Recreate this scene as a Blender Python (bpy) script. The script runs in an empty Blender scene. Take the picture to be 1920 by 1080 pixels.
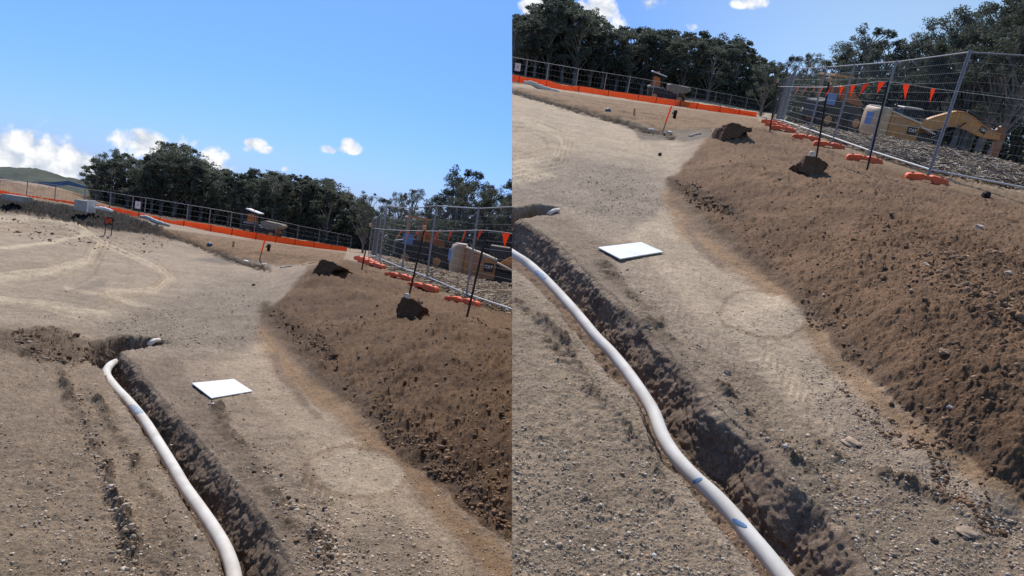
import bpy, bmesh, math, random
import numpy as np
from mathutils import Matrix, Vector
random.seed(7)
rng = np.random.default_rng(7)
R = math.radians
# ------------------------------------------------------------------ camera, sky, sun, exposure
# The picture shows one building site seen in two frames. Both are built as real ground with real things on it:
# the left site stands level, the right site is the same place on a slope that tips up and away.
W, Hh, FOC = 1920, 1080, 1300.0
CAMH = 2.1
scene = bpy.context.scene
def frame_from_up(n):
    n = Vector(n).normalized(); f = Vector((0, 0, -1))
    y = (f - n * f.dot(n)).normalized(); x = y.cross(n)
    return Matrix((x, y, n)).transposed()          # columns = local axes in camera space
F_L = frame_from_up((0.15, 1, 103 / FOC))
F_R = frame_from_up((0.14, 1, 471 / FOC))
CW = F_L.transposed()                               # camera space -> world
CAMPOS = Vector((0, 0, CAMH))
cam = bpy.data.cameras.new('camera'); camo = bpy.data.objects.new('camera', cam)
scene.collection.objects.link(camo)
cam.sensor_width = 36; cam.lens = FOC / W * 36; cam.clip_start = 0.05; cam.clip_end = 3000
camo.matrix_world = Matrix.Translation(CAMPOS) @ CW.to_4x4()
scene.camera = camo
SEAM_N = CW @ Vector((1, 0, 0))                     # normal of the plane where the two sites meet
al = R(63)
sd = (CW @ Vector((-0.02, math.sin(al), -math.cos(al)))).normalized()   # towards the sun
SUN_EL = math.asin(sd.z); SUN_AZ = math.atan2(sd.x, sd.y)
world = bpy.data.worlds.new("World"); scene.world = world; world.use_nodes = True
scene.view_settings.view_transform = 'Standard'; scene.view_settings.look = 'None'
scene.view_settings.exposure = 0.0; scene.view_settings.gamma = 1
sl = bpy.data.lights.new('sun', 'SUN'); sl.energy = 4.6; sl.angle = R(0.5); sl.color = (1, .955, .89)
so = bpy.data.objects.new('sun', sl); scene.collection.objects.link(so)
so.rotation_euler = (-sd).to_track_quat('-Z', 'Y').to_euler(); so.location = (0, 0, 30)

def ray_dir_world(x, y):
    return (CW @ Vector((x - 960, 540 - y, -FOC))).normalized()

def build_world():
    nt = world.node_tree; nt.nodes.clear()
    N = nt.nodes.new; L = nt.links.new
    out = N('ShaderNodeOutputWorld'); bg = N('ShaderNodeBackground'); L(bg.outputs[0], out.inputs[0])
    sky = N('ShaderNodeTexSky'); sky.sky_type = 'NISHITA'; sky.sun_disc = False
    sky.sun_elevation = SUN_EL; sky.sun_rotation = SUN_AZ
    sky.altitude = 200; sky.air_density = 1.0; sky.dust_density = 0.6; sky.ozone_density = 2.6
    tc = N('ShaderNodeTexCoord')
    L(tc.outputs['Generated'], sky.inputs[0]) if len(sky.inputs) else None
    tint = N('ShaderNodeMix'); tint.data_type = 'RGBA'; tint.blend_type = 'MULTIPLY'; tint.inputs[0].default_value = 1
    sx = N('ShaderNodeSeparateXYZ'); L(tc.outputs['Generated'], sx.inputs[0])
    ramp = N('ShaderNodeValToRGB'); L(sx.outputs['Z'], ramp.inputs[0]); e = ramp.color_ramp.elements
    e[0].position = 0.0; e[0].color = (.56, .80, 1.60, 1); e[1].position = .12; e[1].color = (.58, .88, 1.62, 1)
    x_ = e.new(.25); x_.color = (.66, .98, 1.52, 1); x_ = e.new(.42); x_.color = (.84, 1.12, 1.42, 1)
    az = N('ShaderNodeMapRange'); az.interpolation_type = 'SMOOTHSTEP'; L(sx.outputs['X'], az.inputs[0]); az.inputs[1].default_value = .0; az.inputs[2].default_value = .45
    pale = N('ShaderNodeMix'); pale.data_type = 'RGBA'; L(az.outputs[0], pale.inputs[0]); L(ramp.outputs[0], pale.inputs[6]); pale.inputs[7].default_value = (1.75, 1.72, 1.58, 1)
    L(sky.outputs[0], tint.inputs[6]); L(pale.outputs[2], tint.inputs[7])
    # clouds: soft patches at infinity
    nz = N('ShaderNodeTexNoise'); nz.inputs['Scale'].default_value = 22; nz.inputs['Detail'].default_value = 9
    nz.inputs['Roughness'].default_value = .58
    L(tc.outputs['Generated'], nz.inputs['Vector'])
    nsh = N('ShaderNodeTexNoise'); nsh.inputs['Scale'].default_value = 55; nsh.inputs['Detail'].default_value = 6
    L(tc.outputs['Generated'], nsh.inputs['Vector'])
    total = None
    def math_(op, a, b=None, clamp=False):
        m = N('ShaderNodeMath'); m.operation = op; m.use_clamp = clamp
        for i, v in ((0, a), (1, b)):
            if v is None: continue
            if isinstance(v, (int, float)): m.inputs[i].default_value = v
            else: L(v, m.inputs[i])
        return m.outputs[0]
    for (x, y, rx, ry, s) in CLOUDS:
        d = ray_dir_world(x, y)
        ux = (ray_dir_world(x + 5, y) - ray_dir_world(x - 5, y)).normalized()
        uy = d.cross(ux).normalized()
        def dot(v):
            n = N('ShaderNodeVectorMath'); n.operation = 'DOT_PRODUCT'
            L(tc.outputs['Generated'], n.inputs[0]); n.inputs[1].default_value = v; return n.outputs['Value']
        a = math_('MULTIPLY', dot(ux), FOC / rx); b = math_('MULTIPLY', dot(uy), FOC / ry)
        a = math_('SUBTRACT', a, 0 + d.dot(ux) * FOC / rx)
        r2 = math_('ADD', math_('MULTIPLY', a, a), math_('MULTIPLY', b, b))
        fall = math_('MULTIPLY', math_('SUBTRACT', 1.0, r2), s)
        # only on the facing hemisphere
        face = math_('GREATER_THAN', dot(d), 0.5)
        fall = math_('MULTIPLY', math_('MAXIMUM', fall, 0.0), face)
        total = fall if total is None else math_('MAXIMUM', total, fall)
    dens = math_('ADD', math_('MULTIPLY', total, .50), math_('ADD', math_('MULTIPLY', math_('SUBTRACT', nz.outputs[0], .5), 2.3), math_('MULTIPLY', math_('SUBTRACT', nsh.outputs[0], .5), .9)))
    dens = math_('MULTIPLY', dens, math_('GREATER_THAN', total, 0.001))
    mr = N('ShaderNodeMapRange'); mr.interpolation_type = 'SMOOTHSTEP'
    L(dens, mr.inputs[0]); mr.inputs[1].default_value = .12; mr.inputs[2].default_value = .60
    edge = N('ShaderNodeMapRange'); edge.interpolation_type = 'SMOOTHSTEP'
    L(total, edge.inputs[0]); edge.inputs[1].default_value = 0; edge.inputs[2].default_value = .45
    fac = math_('MULTIPLY', mr.outputs[0], edge.outputs[0], True)
    cr = N('ShaderNodeValToRGB'); L(nsh.outputs[0], cr.inputs[0])
    cr.color_ramp.elements[0].position = .36; cr.color_ramp.elements[0].color = (6.0, 6.7, 7.8, 1)
    cr.color_ramp.elements[1].position = .58; cr.color_ramp.elements[1].color = (10, 10.1, 10.2, 1)
    mx = N('ShaderNodeMix'); mx.data_type = 'RGBA'
    L(fac, mx.inputs[0]); L(tint.outputs[2], mx.inputs[6]); L(cr.outputs[0], mx.inputs[7])
    L(mx.outputs[2], bg.inputs[0]); bg.inputs[1].default_value = SKY_STR
SKY_STR = 0.10
SKY_TINT = (0.95, 1.0, 1.08, 1)
CLOUDS = [  # centre x, centre y, half width, half height, strength
    (20, 300, 90, 52, 1.3), (90, 302, 80, 50, 1.3), (150, 305, 60, 40, 1.2), (60, 340, 150, 30, 1.1),
    (230, 272, 45, 30, 1.2), (275, 282, 55, 40, 1.3), (350, 275, 30, 35, 1.2), (390, 300, 40, 30, 1.2), (420, 318, 30, 16, 1.0),
    (478, 274, 26, 16, .85), (496, 281, 20, 9, .75), (652, 271, 26, 15, .9), (628, 279, 30, 11, .75), (664, 280, 20, 12, .8), (540, 317, 14, 8, .7), (93, 228, 22, 15, .6), (5, 233, 18, 13, .7),
    (1004, 8, 36, 36, 1.4), (1120, 25, 45, 40, 1.3), (1160, 48, 40, 26, 1.0), (1213, 6, 22, 14, .8), (1240, 5, 28, 10, .8),
    (1295, 49, 16, 10, .7), (1390, 7, 26, 10, .75), (1418, 3, 26, 15, .95)]
build_world()

# ------------------------------------------------------------------ noise helpers
def _hash(ix, iy, s):
    h = (ix.astype(np.int64) * 374761393 + iy.astype(np.int64) * 668265263 + s * 2147483647) & 0xffffffff
    h = ((h ^ (h >> 13)) * 1274126177) & 0xffffffff
    h = (h ^ (h >> 16)) & 0xffffffff
    return h / 4294967295.0
def vnoise(x, y, s=0):
    ix = np.floor(x); iy = np.floor(y); fx = x - ix; fy = y - iy
    fx = fx * fx * fx * (fx * (fx * 6 - 15) + 10); fy = fy * fy * fy * (fy * (fy * 6 - 15) + 10)
    a = _hash(ix, iy, s); b = _hash(ix + 1, iy, s); c = _hash(ix, iy + 1, s); d = _hash(ix + 1, iy + 1, s)
    return (a * (1 - fx) + b * fx) * (1 - fy) + (c * (1 - fx) + d * fx) * fy - .5
def fbm(x, y, o=4, s=0, g=.5):
    r = 0; am = 1; t = 0
    for i in range(o):
        c, sn = math.cos(i * 1.3), math.sin(i * 1.3)
        r = r + am * vnoise((x * c - y * sn) * 2 ** i + 17 * i, (x * sn + y * c) * 2 ** i - 9 * i, s + i); t += am; am *= g
    return r / t * 2
def worley(x, y, s=0):
    ix = np.floor(x); iy = np.floor(y); best = np.full(x.shape, 9.0)
    for dx in (-1, 0, 1):
        for dy in (-1, 0, 1):
            cx = ix + dx; cy = iy + dy
            px = cx + _hash(cx, cy, s); py = cy + _hash(cx, cy, s + 5)
            best = np.minimum(best, (px - x) ** 2 + (py - y) ** 2)
    return np.sqrt(best)
def seg_dist(px, py, pts, closed=False):
    """unsigned distance and signed side (right of travel > 0) to a polyline"""
    best = np.full(px.shape, 1e9); side = np.zeros(px.shape)
    n = len(pts); rngk = range(n if closed else n - 1)
    for i in rngk:
        ax, ay = pts[i]; bx, by = pts[(i + 1) % n]
        dx, dy = bx - ax, by - ay; l2 = dx * dx + dy * dy + 1e-12
        t = np.clip(((px - ax) * dx + (py - ay) * dy) / l2, 0, 1)
        qx = px - (ax + t * dx); qy = py - (ay + t * dy)
        d = np.sqrt(qx * qx + qy * qy); cr = dx * qy - dy * qx
        m = d < best
        best = np.where(m, d, best); side = np.where(m, -np.sign(cr), side)
    return best, side
def seg_param(px, py, pts):
    best = np.full(px.shape, 1e9); S = np.zeros(px.shape); acc = 0
    for i in range(len(pts) - 1):
        ax, ay = pts[i]; bx, by = pts[i + 1]; dx, dy = bx - ax, by - ay; l = math.hypot(dx, dy)
        t = np.clip(((px - ax) * dx + (py - ay) * dy) / (l * l), 0, 1); cr = (dx * (py - ay) - dy * (px - ax)) / l
        d = np.hypot(px - ax - t * dx, py - ay - t * dy); m = d < abs(best); best = np.where(m, np.where(cr < 0, -d, d), best); S = np.where(m, acc + t * l, S); acc += l
    return best, S
def in_poly(px, py, pts):
    c = np.zeros(px.shape, bool); n = len(pts); j = n - 1
    for i in range(n):
        xi, yi = pts[i]; xj, yj = pts[j]
        if yi != yj:
            c ^= ((yi > py) != (yj > py)) & (px < (xj - xi) * (py - yi) / (yj - yi) + xi)
        j = i
    return c
def srgb(r, g, b):
    f = lambda c: (c / 255 / 12.92) if c / 255 <= .04045 else ((c / 255 + .055) / 1.055) ** 2.4
    return np.array([f(r), f(g), f(b)])

# ------------------------------------------------------------------ the two sites
class Panel:
    def __init__(s, F, where):
        s.F = F; s.where = where; s.Fn = np.array(F)
        s.M = Matrix.Translation(CAMPOS) @ (CW @ F).to_4x4() @ Matrix.Translation(-CAMPOS)
        s.trenches = []; s.bumps = []
    def ray(s, x, y):
        return s.Fn.T @ np.array([x - 960, 540 - y, -FOC])
    def at(s, x, y, h=0.0):
        r = s.ray(x, y); t = (h - CAMH) / r[2]; return np.array([r[0] * t, r[1] * t, h])
    def atD(s, x, y, D):
        r = s.ray(x, y); t = D / r[1]; return np.array([r[0] * t, D, CAMH + r[2] * t])
    def proj(s, P):
        q = (P - np.array([0, 0, CAMH])) @ s.Fn.T
        return 960 + q[:, 0] / -q[:, 2] * FOC, 540 - q[:, 1] / -q[:, 2] * FOC
    def set_controls(s, C):
        pts = []
        for c in C:
            p = s.atD(c[0], c[1], c[3]) if c[2] == 'D' else s.at(c[0], c[1], c[2])
            pts.append(p)
        pts = np.array(pts); s.cp = np.stack([pts[:, 0] / pts[:, 1] * 3, np.log(pts[:, 1]) * 1.6], 1)
        n = len(pts); A = np.linalg.norm(s.cp[:, None] - s.cp[None], axis=2)
        A = np.sqrt(A ** 2 + .004) ; A = np.block([[-A, np.ones((n, 1))], [np.ones((1, n)), np.zeros((1, 1))]])
        A[:n, :n] += np.eye(n) * .004
        s.w = np.linalg.solve(A, np.append(pts[:, 2], 0))
        # far away the ground keeps the height of the last ring of controls
    def base(s, X, Y):
        X = np.asarray(X, float); Y = np.asarray(Y, float)
        sh = X.shape; X = X.ravel(); Y = np.maximum(Y.ravel(), .5)
        q = np.stack([X / Y * 3, np.log(np.minimum(Y, 114)) * 1.6], 1); out = np.empty(len(q))
        for i in range(0, len(q), 40000):
            d = np.sqrt(((q[i:i + 40000, None] - s.cp[None]) ** 2).sum(2) + .004)
            out[i:i + 40000] = -d @ s.w[:-1] + s.w[-1]
        return out.reshape(sh)
    def trench_depth(s, X, Y, rough=1.0):
        tot = np.zeros(np.shape(X))
        for (lip_l, lip_r, depth, sl_l, sl_r, poly) in s.trenches:
            n1 = fbm(X * 5, Y * 5, 3, 31) * .035 + fbm(X * 22, Y * 22, 3, 37) * .022
            n2 = fbm(X * 4, Y * 4, 2, 41) * .02
            dl, sdl = seg_dist(X, Y, lip_l); dr, sdr = seg_dist(X, Y, lip_r)
            ins = in_poly(X, Y, poly)
            u = np.where(ins, dl, -dl) + n1 * rough; w = np.where(ins, dr, -dr) + n2 * rough
            d = np.minimum(np.minimum(u * sl_l, w * sl_r), depth)
            # rounded lip on the right
            tot = np.maximum(tot, np.maximum(d, 0))
        return tot
    def height(s, X, Y, rough=0.0):
        X = np.asarray(X, float); Y = np.asarray(Y, float)
        return s.base(X, Y) - s.trench_depth(X, Y, rough)
    def ground(s, x, y):
        r = s.ray(x, y); D = np.geomspace(1.5, 200, 1500)
        X = r[0] / r[1] * D; Z = CAMH + r[2] / r[1] * D
        h = s.height(X, D); k = np.argmax(Z < h)
        if k == 0: k = len(D) - 1
        return np.array([X[k], D[k], h[k]])

LP = Panel(F_L, 'left half of the picture'); RP = Panel(F_R, 'right half of the picture')
LP.set_controls([(x, y, 0.0) for x, y in [(0, 1080), (200, 1000), (300, 1300), (-200, 1200), (-200, 800), (-200, 500), (0, 800), (0, 600), (0, 460), (200, 600), (300, 500), (450, 560),
    (480, 620), (420, 740), (560, 800), (670, 885), (600, 1000), (750, 1000), (850, 1075), (900, 1300), (150, 520), (500, 700), (100, 900), (-100, 400), (0, 400), (100, 415), (490, 590), (520, 640), (480, 540), (400, 500)]] + [
    (190, 433, -.05), (260, 445, -.05), (340, 457, -.1), (400, 475, -.15), (480, 497, -.2),
    (0, 373, 'D', 28), (60, 379, 'D', 28), (110, 388, 'D', 28), (170, 400, 'D', 27.5), (230, 412, 'D', 27), (280, 430, 'D', 26), (-120, 360, 'D', 28),
    (0, 375, 'D', 40), (0, 366, 'D', 60), (100, 380, 'D', 60), (180, 392, 'D', 60), (260, 408, 'D', 60), (350, 424, 'D', 60), (420, 440, 'D', 62),
    (480, 449, 'D', 65), (560, 460, 'D', 72), (650, 471, 'D', 82), (-120, 350, 'D', 60),
    (0, 335, 'D', 110), (100, 350, 'D', 110), (200, 381, 'D', 106), (300, 404, 'D', 100), (500, 438, 'D', 105), (650, 463, 'D', 110), (-120, 320, 'D', 110),
    (380, 452, 'D', 38), (420, 458, 'D', 33), (450, 470, 'D', 25), (550, 478, 'D', 32), (520, 490, 'D', 23), (610, 478, 'D', 42),
    (560, 700, .02), (640, 750, .02), (740, 850, .02), (830, 920, .02), (960, 1010, .03), (1060, 1080, .03),
    (560, 560, .22), (650, 640, .28), (750, 720, .32), (850, 770, .34), (950, 820, .37), (950, 910, .18), (600, 640, .14), (700, 760, .16), (1050, 850, .37),
    (590, 500, .6), (540, 520, .22), (650, 530, .5), (750, 580, .55), (850, 625, .6), (960, 655, .62), (1060, 680, .62),
    (690, 500, .4), (747, 521, .4), (793, 540, .4), (865, 570, .4), (960, 598, .4), (1060, 620, .4), (640, 490, .42),
    (700, 485, 'D', 27), (730, 488, 'D', 26), (800, 507, 'D', 24), (870, 532, 'D', 22), (960, 562, 'D', 20), (1060, 590, 'D', 19),
    (700, 476, 'D', 42), (800, 503, 'D', 45), (900, 528, 'D', 45), (900, 515, 'D', 75), (760, 490, 'D', 80), (1060, 540, 'D', 75)])
RP.set_controls([(x, y, 0.0) for x, y in [(960, 1080), (1100, 1000), (1200, 1060), (900, 1300), (1400, 1300), (1900, 1300), (960, 700), (1000, 900), (1100, 800), (960, 600), (1050, 720), (1000, 380), (1100, 420),
    (1200, 500), (1250, 600), (1420, 590), (1350, 750), (1500, 850), (1600, 1000), (1750, 1060), (1650, 780), (1300, 450), (1250, 380), (1900, 1010), (960, 300), (1100, 300), (1200, 300), (1050, 230), (960, 195),
    (850, 500), (800, 300), (1255, 365), (1290, 400), (1350, 450), (1260, 310), (1180, 260)]] + [
    (960, 170, -.05), (1040, 192, -.05), (1120, 212, -.1), (1200, 240, -.18), (1260, 252, -.2), (960, 160, 'D', 34),
    (1100, 190, 'D', 33), (1160, 205, 'D', 28), (1250, 224, 'D', 27), (1300, 218, 'D', 38), (1350, 232, 'D', 28), (1390, 225, 'D', 42),
    (900, 145, 'D', 60), (960, 153, 'D', 60), (1060, 169, 'D', 60), (1140, 180, 'D', 62), (1200, 189, 'D', 66), (1280, 200, 'D', 72), (1350, 210, 'D', 78), (1418, 219, 'D', 84),
    (960, 138, 'D', 105), (1100, 162, 'D', 105), (1200, 178, 'D', 108), (1290, 182, 'D', 110), (1400, 202, 'D', 114),
    (1410, 490, .02), (1470, 545, .02), (1530, 615, .03), (1600, 690, .03), (1700, 790, .04), (1800, 880, .05), (1920, 960, .06), (2060, 1060, .06),
    (1340, 335, .28), (1450, 400, .3), (1550, 500, .32), (1650, 600, .34), (1750, 660, .36), (1850, 730, .38), (1920, 790, .36), (2060, 850, .36), (1380, 400, .15), (1500, 540, .12),
    (1310, 268, .25), (1370, 245, .62), (1420, 268, .5), (1480, 300, .52), (1550, 322, .57), (1650, 355, .6), (1750, 392, .62), (1850, 415, .62), (1920, 435, .6), (2060, 470, .6),
    (1400, 236, .42), (1440, 248, .4), (1510, 264, .4), (1555, 279, .4), (1622, 304, .4), (1737, 340, .4), (1920, 374, .4), (2060, 400, .4),
    (1460, 232, 'D', 27), (1500, 236, 'D', 26), (1600, 257, 'D', 23), (1700, 272, 'D', 21), (1800, 289, 'D', 20), (1920, 322, 'D', 18), (2060, 360, 'D', 17),
    (1450, 226, 'D', 42), (1600, 262, 'D', 45), (1750, 292, 'D', 45), (1900, 322, 'D', 40), (1600, 250, 'D', 75), (1850, 290, 'D', 75), (2060, 330, 'D', 75)])

def plan(P, pts, h=0.0): return [tuple(P.at(x, y, h)[:2]) for x, y in pts]
# trenches: left lip, right lip (both walked from far to near)
ll = plan(LP, [(188, 668), (190, 700), (206, 728), (232, 762), (262, 805), (285, 845), (308, 885), (332, 927), (358, 970), (385, 1012), (404, 1050), (416, 1090), (440, 1200), (470, 1400)])
lr = plan(LP, [(228, 657), (262, 690), (298, 738), (342, 786), (388, 838), (430, 880), (468, 930), (510, 985), (545, 1050), (560, 1100), (610, 1200), (680, 1400)])
LP.trenches.append((ll, lr, .34, 1.6, 2.5, ll + lr[::-1]))
bn = plan(LP, [(190, 690), (228, 658), (270, 650), (318, 642)]); bf = plan(LP, [(150, 664), (165, 640), (225, 630), (300, 632), (318, 640)])
LP.trenches.append((bf, bn, .34, 3.5, 5, bn + bf[::-1]))
rl = plan(RP, [(900, 470), (940, 490), (985, 520), (1020, 556), (1050, 592), (1082, 632), (1108, 664), (1136, 700), (1178, 738), (1204, 788), (1220, 838), (1241, 868), (1277, 900), (1312, 946), (1347, 992), (1389, 1038), (1424, 1076), (1500, 1160), (1620, 1300)])
rr = plan(RP, [(920, 380), (958, 403), (977, 412), (1027, 443), (1070, 480), (1133, 537), (1193, 590), (1243, 645), (1293, 698), (1340, 760), (1393, 798), (1440, 836), (1486, 905), (1545, 948), (1580, 981), (1625, 1052), (1645, 1085), (1720, 1180), (1860, 1340)])
RP.trenches.append((rl, rr, .34, 1.5, 2.5, rl + rr[::-1]))
bn = plan(RP, [(900, 440), (958, 411), (977, 410), (1010, 404), (1048, 396)]); bf = plan(RP, [(880, 400), (920, 392), (960, 388), (1010, 383), (1048, 390)])
RP.trenches.append((bf, bn, .34, 3.5, 5, bn + bf[::-1]))

# ------------------------------------------------------------------ materials
MATS = {}
def mat(name, col, rough=.7, metal=0.0, var=.12, scale=8.0, bump=0.0, bscale=40.0, spec=.5, attr=False, trans=0.0, dust=0.0):
    if name in MATS: return MATS[name]
    m = bpy.data.materials.new(name); m.use_nodes = True; nt = m.node_tree; b = nt.nodes['Principled BSDF']
    N = nt.nodes.new; L = nt.links.new
    b.inputs['Roughness'].default_value = rough; b.inputs['Metallic'].default_value = metal
    b.inputs['Specular IOR Level'].default_value = spec
    tc = N('ShaderNodeTexCoord')
    nz = N('ShaderNodeTexNoise'); nz.inputs['Scale'].default_value = scale; nz.inputs['Detail'].default_value = 6
    L(tc.outputs['Object'], nz.inputs['Vector'])
    mr = N('ShaderNodeMapRange'); L(nz.outputs[0], mr.inputs[0]); mr.inputs[1].default_value = .3; mr.inputs[2].default_value = .7
    mr.inputs[3].default_value = 1 - var; mr.inputs[4].default_value = 1 + var
    mx = N('ShaderNodeMix'); mx.data_type = 'RGBA'; mx.blend_type = 'MULTIPLY'; mx.inputs[0].default_value = 1
    if attr:
        a = N('ShaderNodeVertexColor'); a.layer_name = 'col'; L(a.outputs[0], mx.inputs[6])
    else: mx.inputs[6].default_value = (*col, 1)
    L(mr.outputs[0], mx.inputs[7]); cur = mx.outputs[2]
    if dust:
        n2 = N('ShaderNodeTexNoise'); n2.inputs['Scale'].default_value = scale * .37; n2.inputs['Detail'].default_value = 8
        L(tc.outputs['Object'], n2.inputs['Vector'])
        r2 = N('ShaderNodeMapRange'); L(n2.outputs[0], r2.inputs[0]); r2.inputs[1].default_value = .45; r2.inputs[2].default_value = .7; r2.inputs[4].default_value = dust
        m2 = N('ShaderNodeMix'); m2.data_type = 'RGBA'; L(r2.outputs[0], m2.inputs[0]); L(cur, m2.inputs[6]); m2.inputs[7].default_value = (.3, .24, .18, 1)
        cur = m2.outputs[2]
    L(cur, b.inputs['Base Color'])
    if bump:
        nb = N('ShaderNodeTexNoise'); nb.inputs['Scale'].default_value = bscale; nb.inputs['Detail'].default_value = 8
        L(tc.outputs['Object'], nb.inputs['Vector'])
        bp = N('ShaderNodeBump'); bp.inputs['Strength'].default_value = 1; bp.inputs['Distance'].default_value = bump
        L(nb.outputs[0], bp.inputs['Height']); L(bp.outputs[0], b.inputs['Normal'])
    if trans:
        t = N('ShaderNodeBsdfTranslucent'); L(cur, t.inputs[0]); ms = N('ShaderNodeMixShader'); ms.inputs[0].default_value = trans
        out = nt.nodes['Material Output']; L(b.outputs[0], ms.inputs[1]); L(t.outputs[0], ms.inputs[2]); L(ms.outputs[0], out.inputs[0])
    MATS[name] = m; return m
def ground_material():
    m = bpy.data.materials.new('earth'); m.use_nodes = True; nt = m.node_tree; b = nt.nodes['Principled BSDF']
    N = nt.nodes.new; L = nt.links.new
    b.inputs['Roughness'].default_value = .93; b.inputs['Specular IOR Level'].default_value = .25
    tc = N('ShaderNodeTexCoord'); a = N('ShaderNodeVertexColor'); a.layer_name = 'col'
    cur = a.outputs[0]
    for sc, lo, hi in ((2.5, .90, 1.1), (14.0, .80, 1.18), (45.0, .70, 1.28), (150.0, .55, 1.45)):
        nz = N('ShaderNodeTexNoise'); nz.inputs['Scale'].default_value = sc; nz.inputs['Detail'].default_value = 5; nz.inputs['Roughness'].default_value = .65
        L(tc.outputs['Object'], nz.inputs['Vector'])
        mr = N('ShaderNodeMapRange'); L(nz.outputs[0], mr.inputs[0]); mr.inputs[1].default_value = .3; mr.inputs[2].default_value = .7
        mr.inputs[3].default_value = lo; mr.inputs[4].default_value = hi
        mx = N('ShaderNodeMix'); mx.data_type = 'RGBA'; mx.blend_type = 'MULTIPLY'; mx.inputs[0].default_value = 1
        L(cur, mx.inputs[6]); L(mr.outputs[0], mx.inputs[7]); cur = mx.outputs[2]
    # scattered pale and dark grit
    vo = N('ShaderNodeTexVoronoi'); vo.inputs['Scale'].default_value = 70; L(tc.outputs['Object'], vo.inputs['Vector'])
    cr = N('ShaderNodeValToRGB'); L(vo.outputs['Color'], cr.inputs[0])
    e = cr.color_ramp.elements; e[0].position = .0; e[0].color = (.55, .55, .57, 1); e[1].position = .10; e[1].color = (1, 1, 1, 1)
    x = e.new(.9); x.color = (1, 1, 1, 1); x = e.new(.95); x.color = (1.8, 1.75, 1.66, 1)
    sp = N('ShaderNodeMix'); sp.data_type = 'RGBA'; sp.blend_type = 'MULTIPLY'; sp.inputs[0].default_value = .8
    L(cur, sp.inputs[6]); L(cr.outputs[0], sp.inputs[7]); cur = sp.outputs[2]
    L(cur, b.inputs['Base Color'])
    nb = N('ShaderNodeTexNoise'); nb.inputs['Scale'].default_value = 18; nb.inputs['Detail'].default_value = 10; nb.inputs['Roughness'].default_value = .74
    L(tc.outputs['Object'], nb.inputs['Vector'])
    bp = N('ShaderNodeBump'); bp.inputs['Strength'].default_value = 1; bp.inputs['Distance'].default_value = .034
    L(nb.outputs[0], bp.inputs['Height']); L(bp.outputs[0], b.inputs['Normal'])
    return m
M_EARTH = ground_material()
M_STONE = mat('stone', (.3, .3, .3), .95, spec=.15, attr=True, var=.2, scale=60, bump=.004, bscale=90)
M_GALV = mat('galvanised_steel', (.30, .31, .32), .6, .3, .15, 20)
M_RAIL = mat('pale_steel_rail', (.62, .60, .56), .5, .2, .1, 10)
M_WIRE = mat('fence_wire', (.16, .18, .20), .7, .2, .1, 10)
M_BLACK = mat('black_steel', (.025, .024, .026), .55, .3, .2, 20)
M_ORANGE = mat('orange_plastic', (.80, .13, .035), .55, 0, .14, 9, .004, 30, dust=.25)
M_MESHO = mat('orange_barrier_mesh', (.95, .25, .07), .7, 0, .08, 3, trans=.45)
M_FLAG = mat('orange_flag', (.95, .19, .045), .6, 0, .05, 5, trans=.6)
M_WHITE = mat('white_board', (.76, .77, .77), .6, 0, .06, 9, .002, 20, dust=.28)
M_PIPE = mat('pipe_plastic', (.67, .62, .55), .7, 0, .07, 9, spec=.3, dust=.45)
M_BLUE = mat('blue_spray_paint', (.08, .20, .36), .7, 0, .2, 60)
M_WOOD = mat('raw_timber', (.40, .27, .16), .8, 0, .2, 20)
M_CAP = mat('pale_orange_cap', (.62, .33, .17), .6, 0, .1, 20)
M_YEL = mat('machine_paint', (.52, .25, .075), .55, 0, .15, 4, dust=.45)
M_YELTOP = mat('cream_sunlit_top_paint', (.62, .56, .46), .5, 0, .12, 4, dust=.3)  # cream paint, lightened to stand in for sunlight on upper faces
M_DARKM = mat('dark_machinery', (.035, .034, .034), .6, .2, .3, 8)
M_GLASS = mat('cab_glass', (.02, .03, .045), .15, 0, .05, 3)
M_BLUEP = mat('blue_panel', (.14, .27, .55), .6, 0, .1, 8)
M_CONC = mat('concrete', (.33, .32, .30), .9, 0, .15, 8, .004, 30)
M_FABRIC = mat('pale_geotextile', (.58, .55, .47), .9, 0, .12, 6, .01, 12)
M_WLET = mat('white_lettering', (.8, .8, .78), .6)
M_YLET = mat('yellow_mark', (.8, .5, .05), .6)
M_BARK = mat('bark', (.20, .18, .16), .9, 0, .35, 3, .02, 12)
M_LEAF = [mat('leaf_dark', (.10, .115, .08), .7, 0, .45, .6, spec=.4, trans=.30), mat('leaf_mid', (.13, .142, .10), .7, 0, .45, .6, spec=.4, trans=.33)]
M_BRUSH = mat('mulch_sticks', (.26, .22, .18), .9, attr=True, var=.3, scale=30)
M_SOIL = mat('dark_subsoil', (.13, .088, .058), .95, 0, .3, 14, .03, 18)  # even colour of naturally darker soil
M_GRASS = mat('hill_grass', (.036, .044, .024), .95, 0, .45, .12, .25, .8)
M_SHADE = mat('blue_shade_cloth', (.06, .12, .24), .8, 0, .2, 1)

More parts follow.
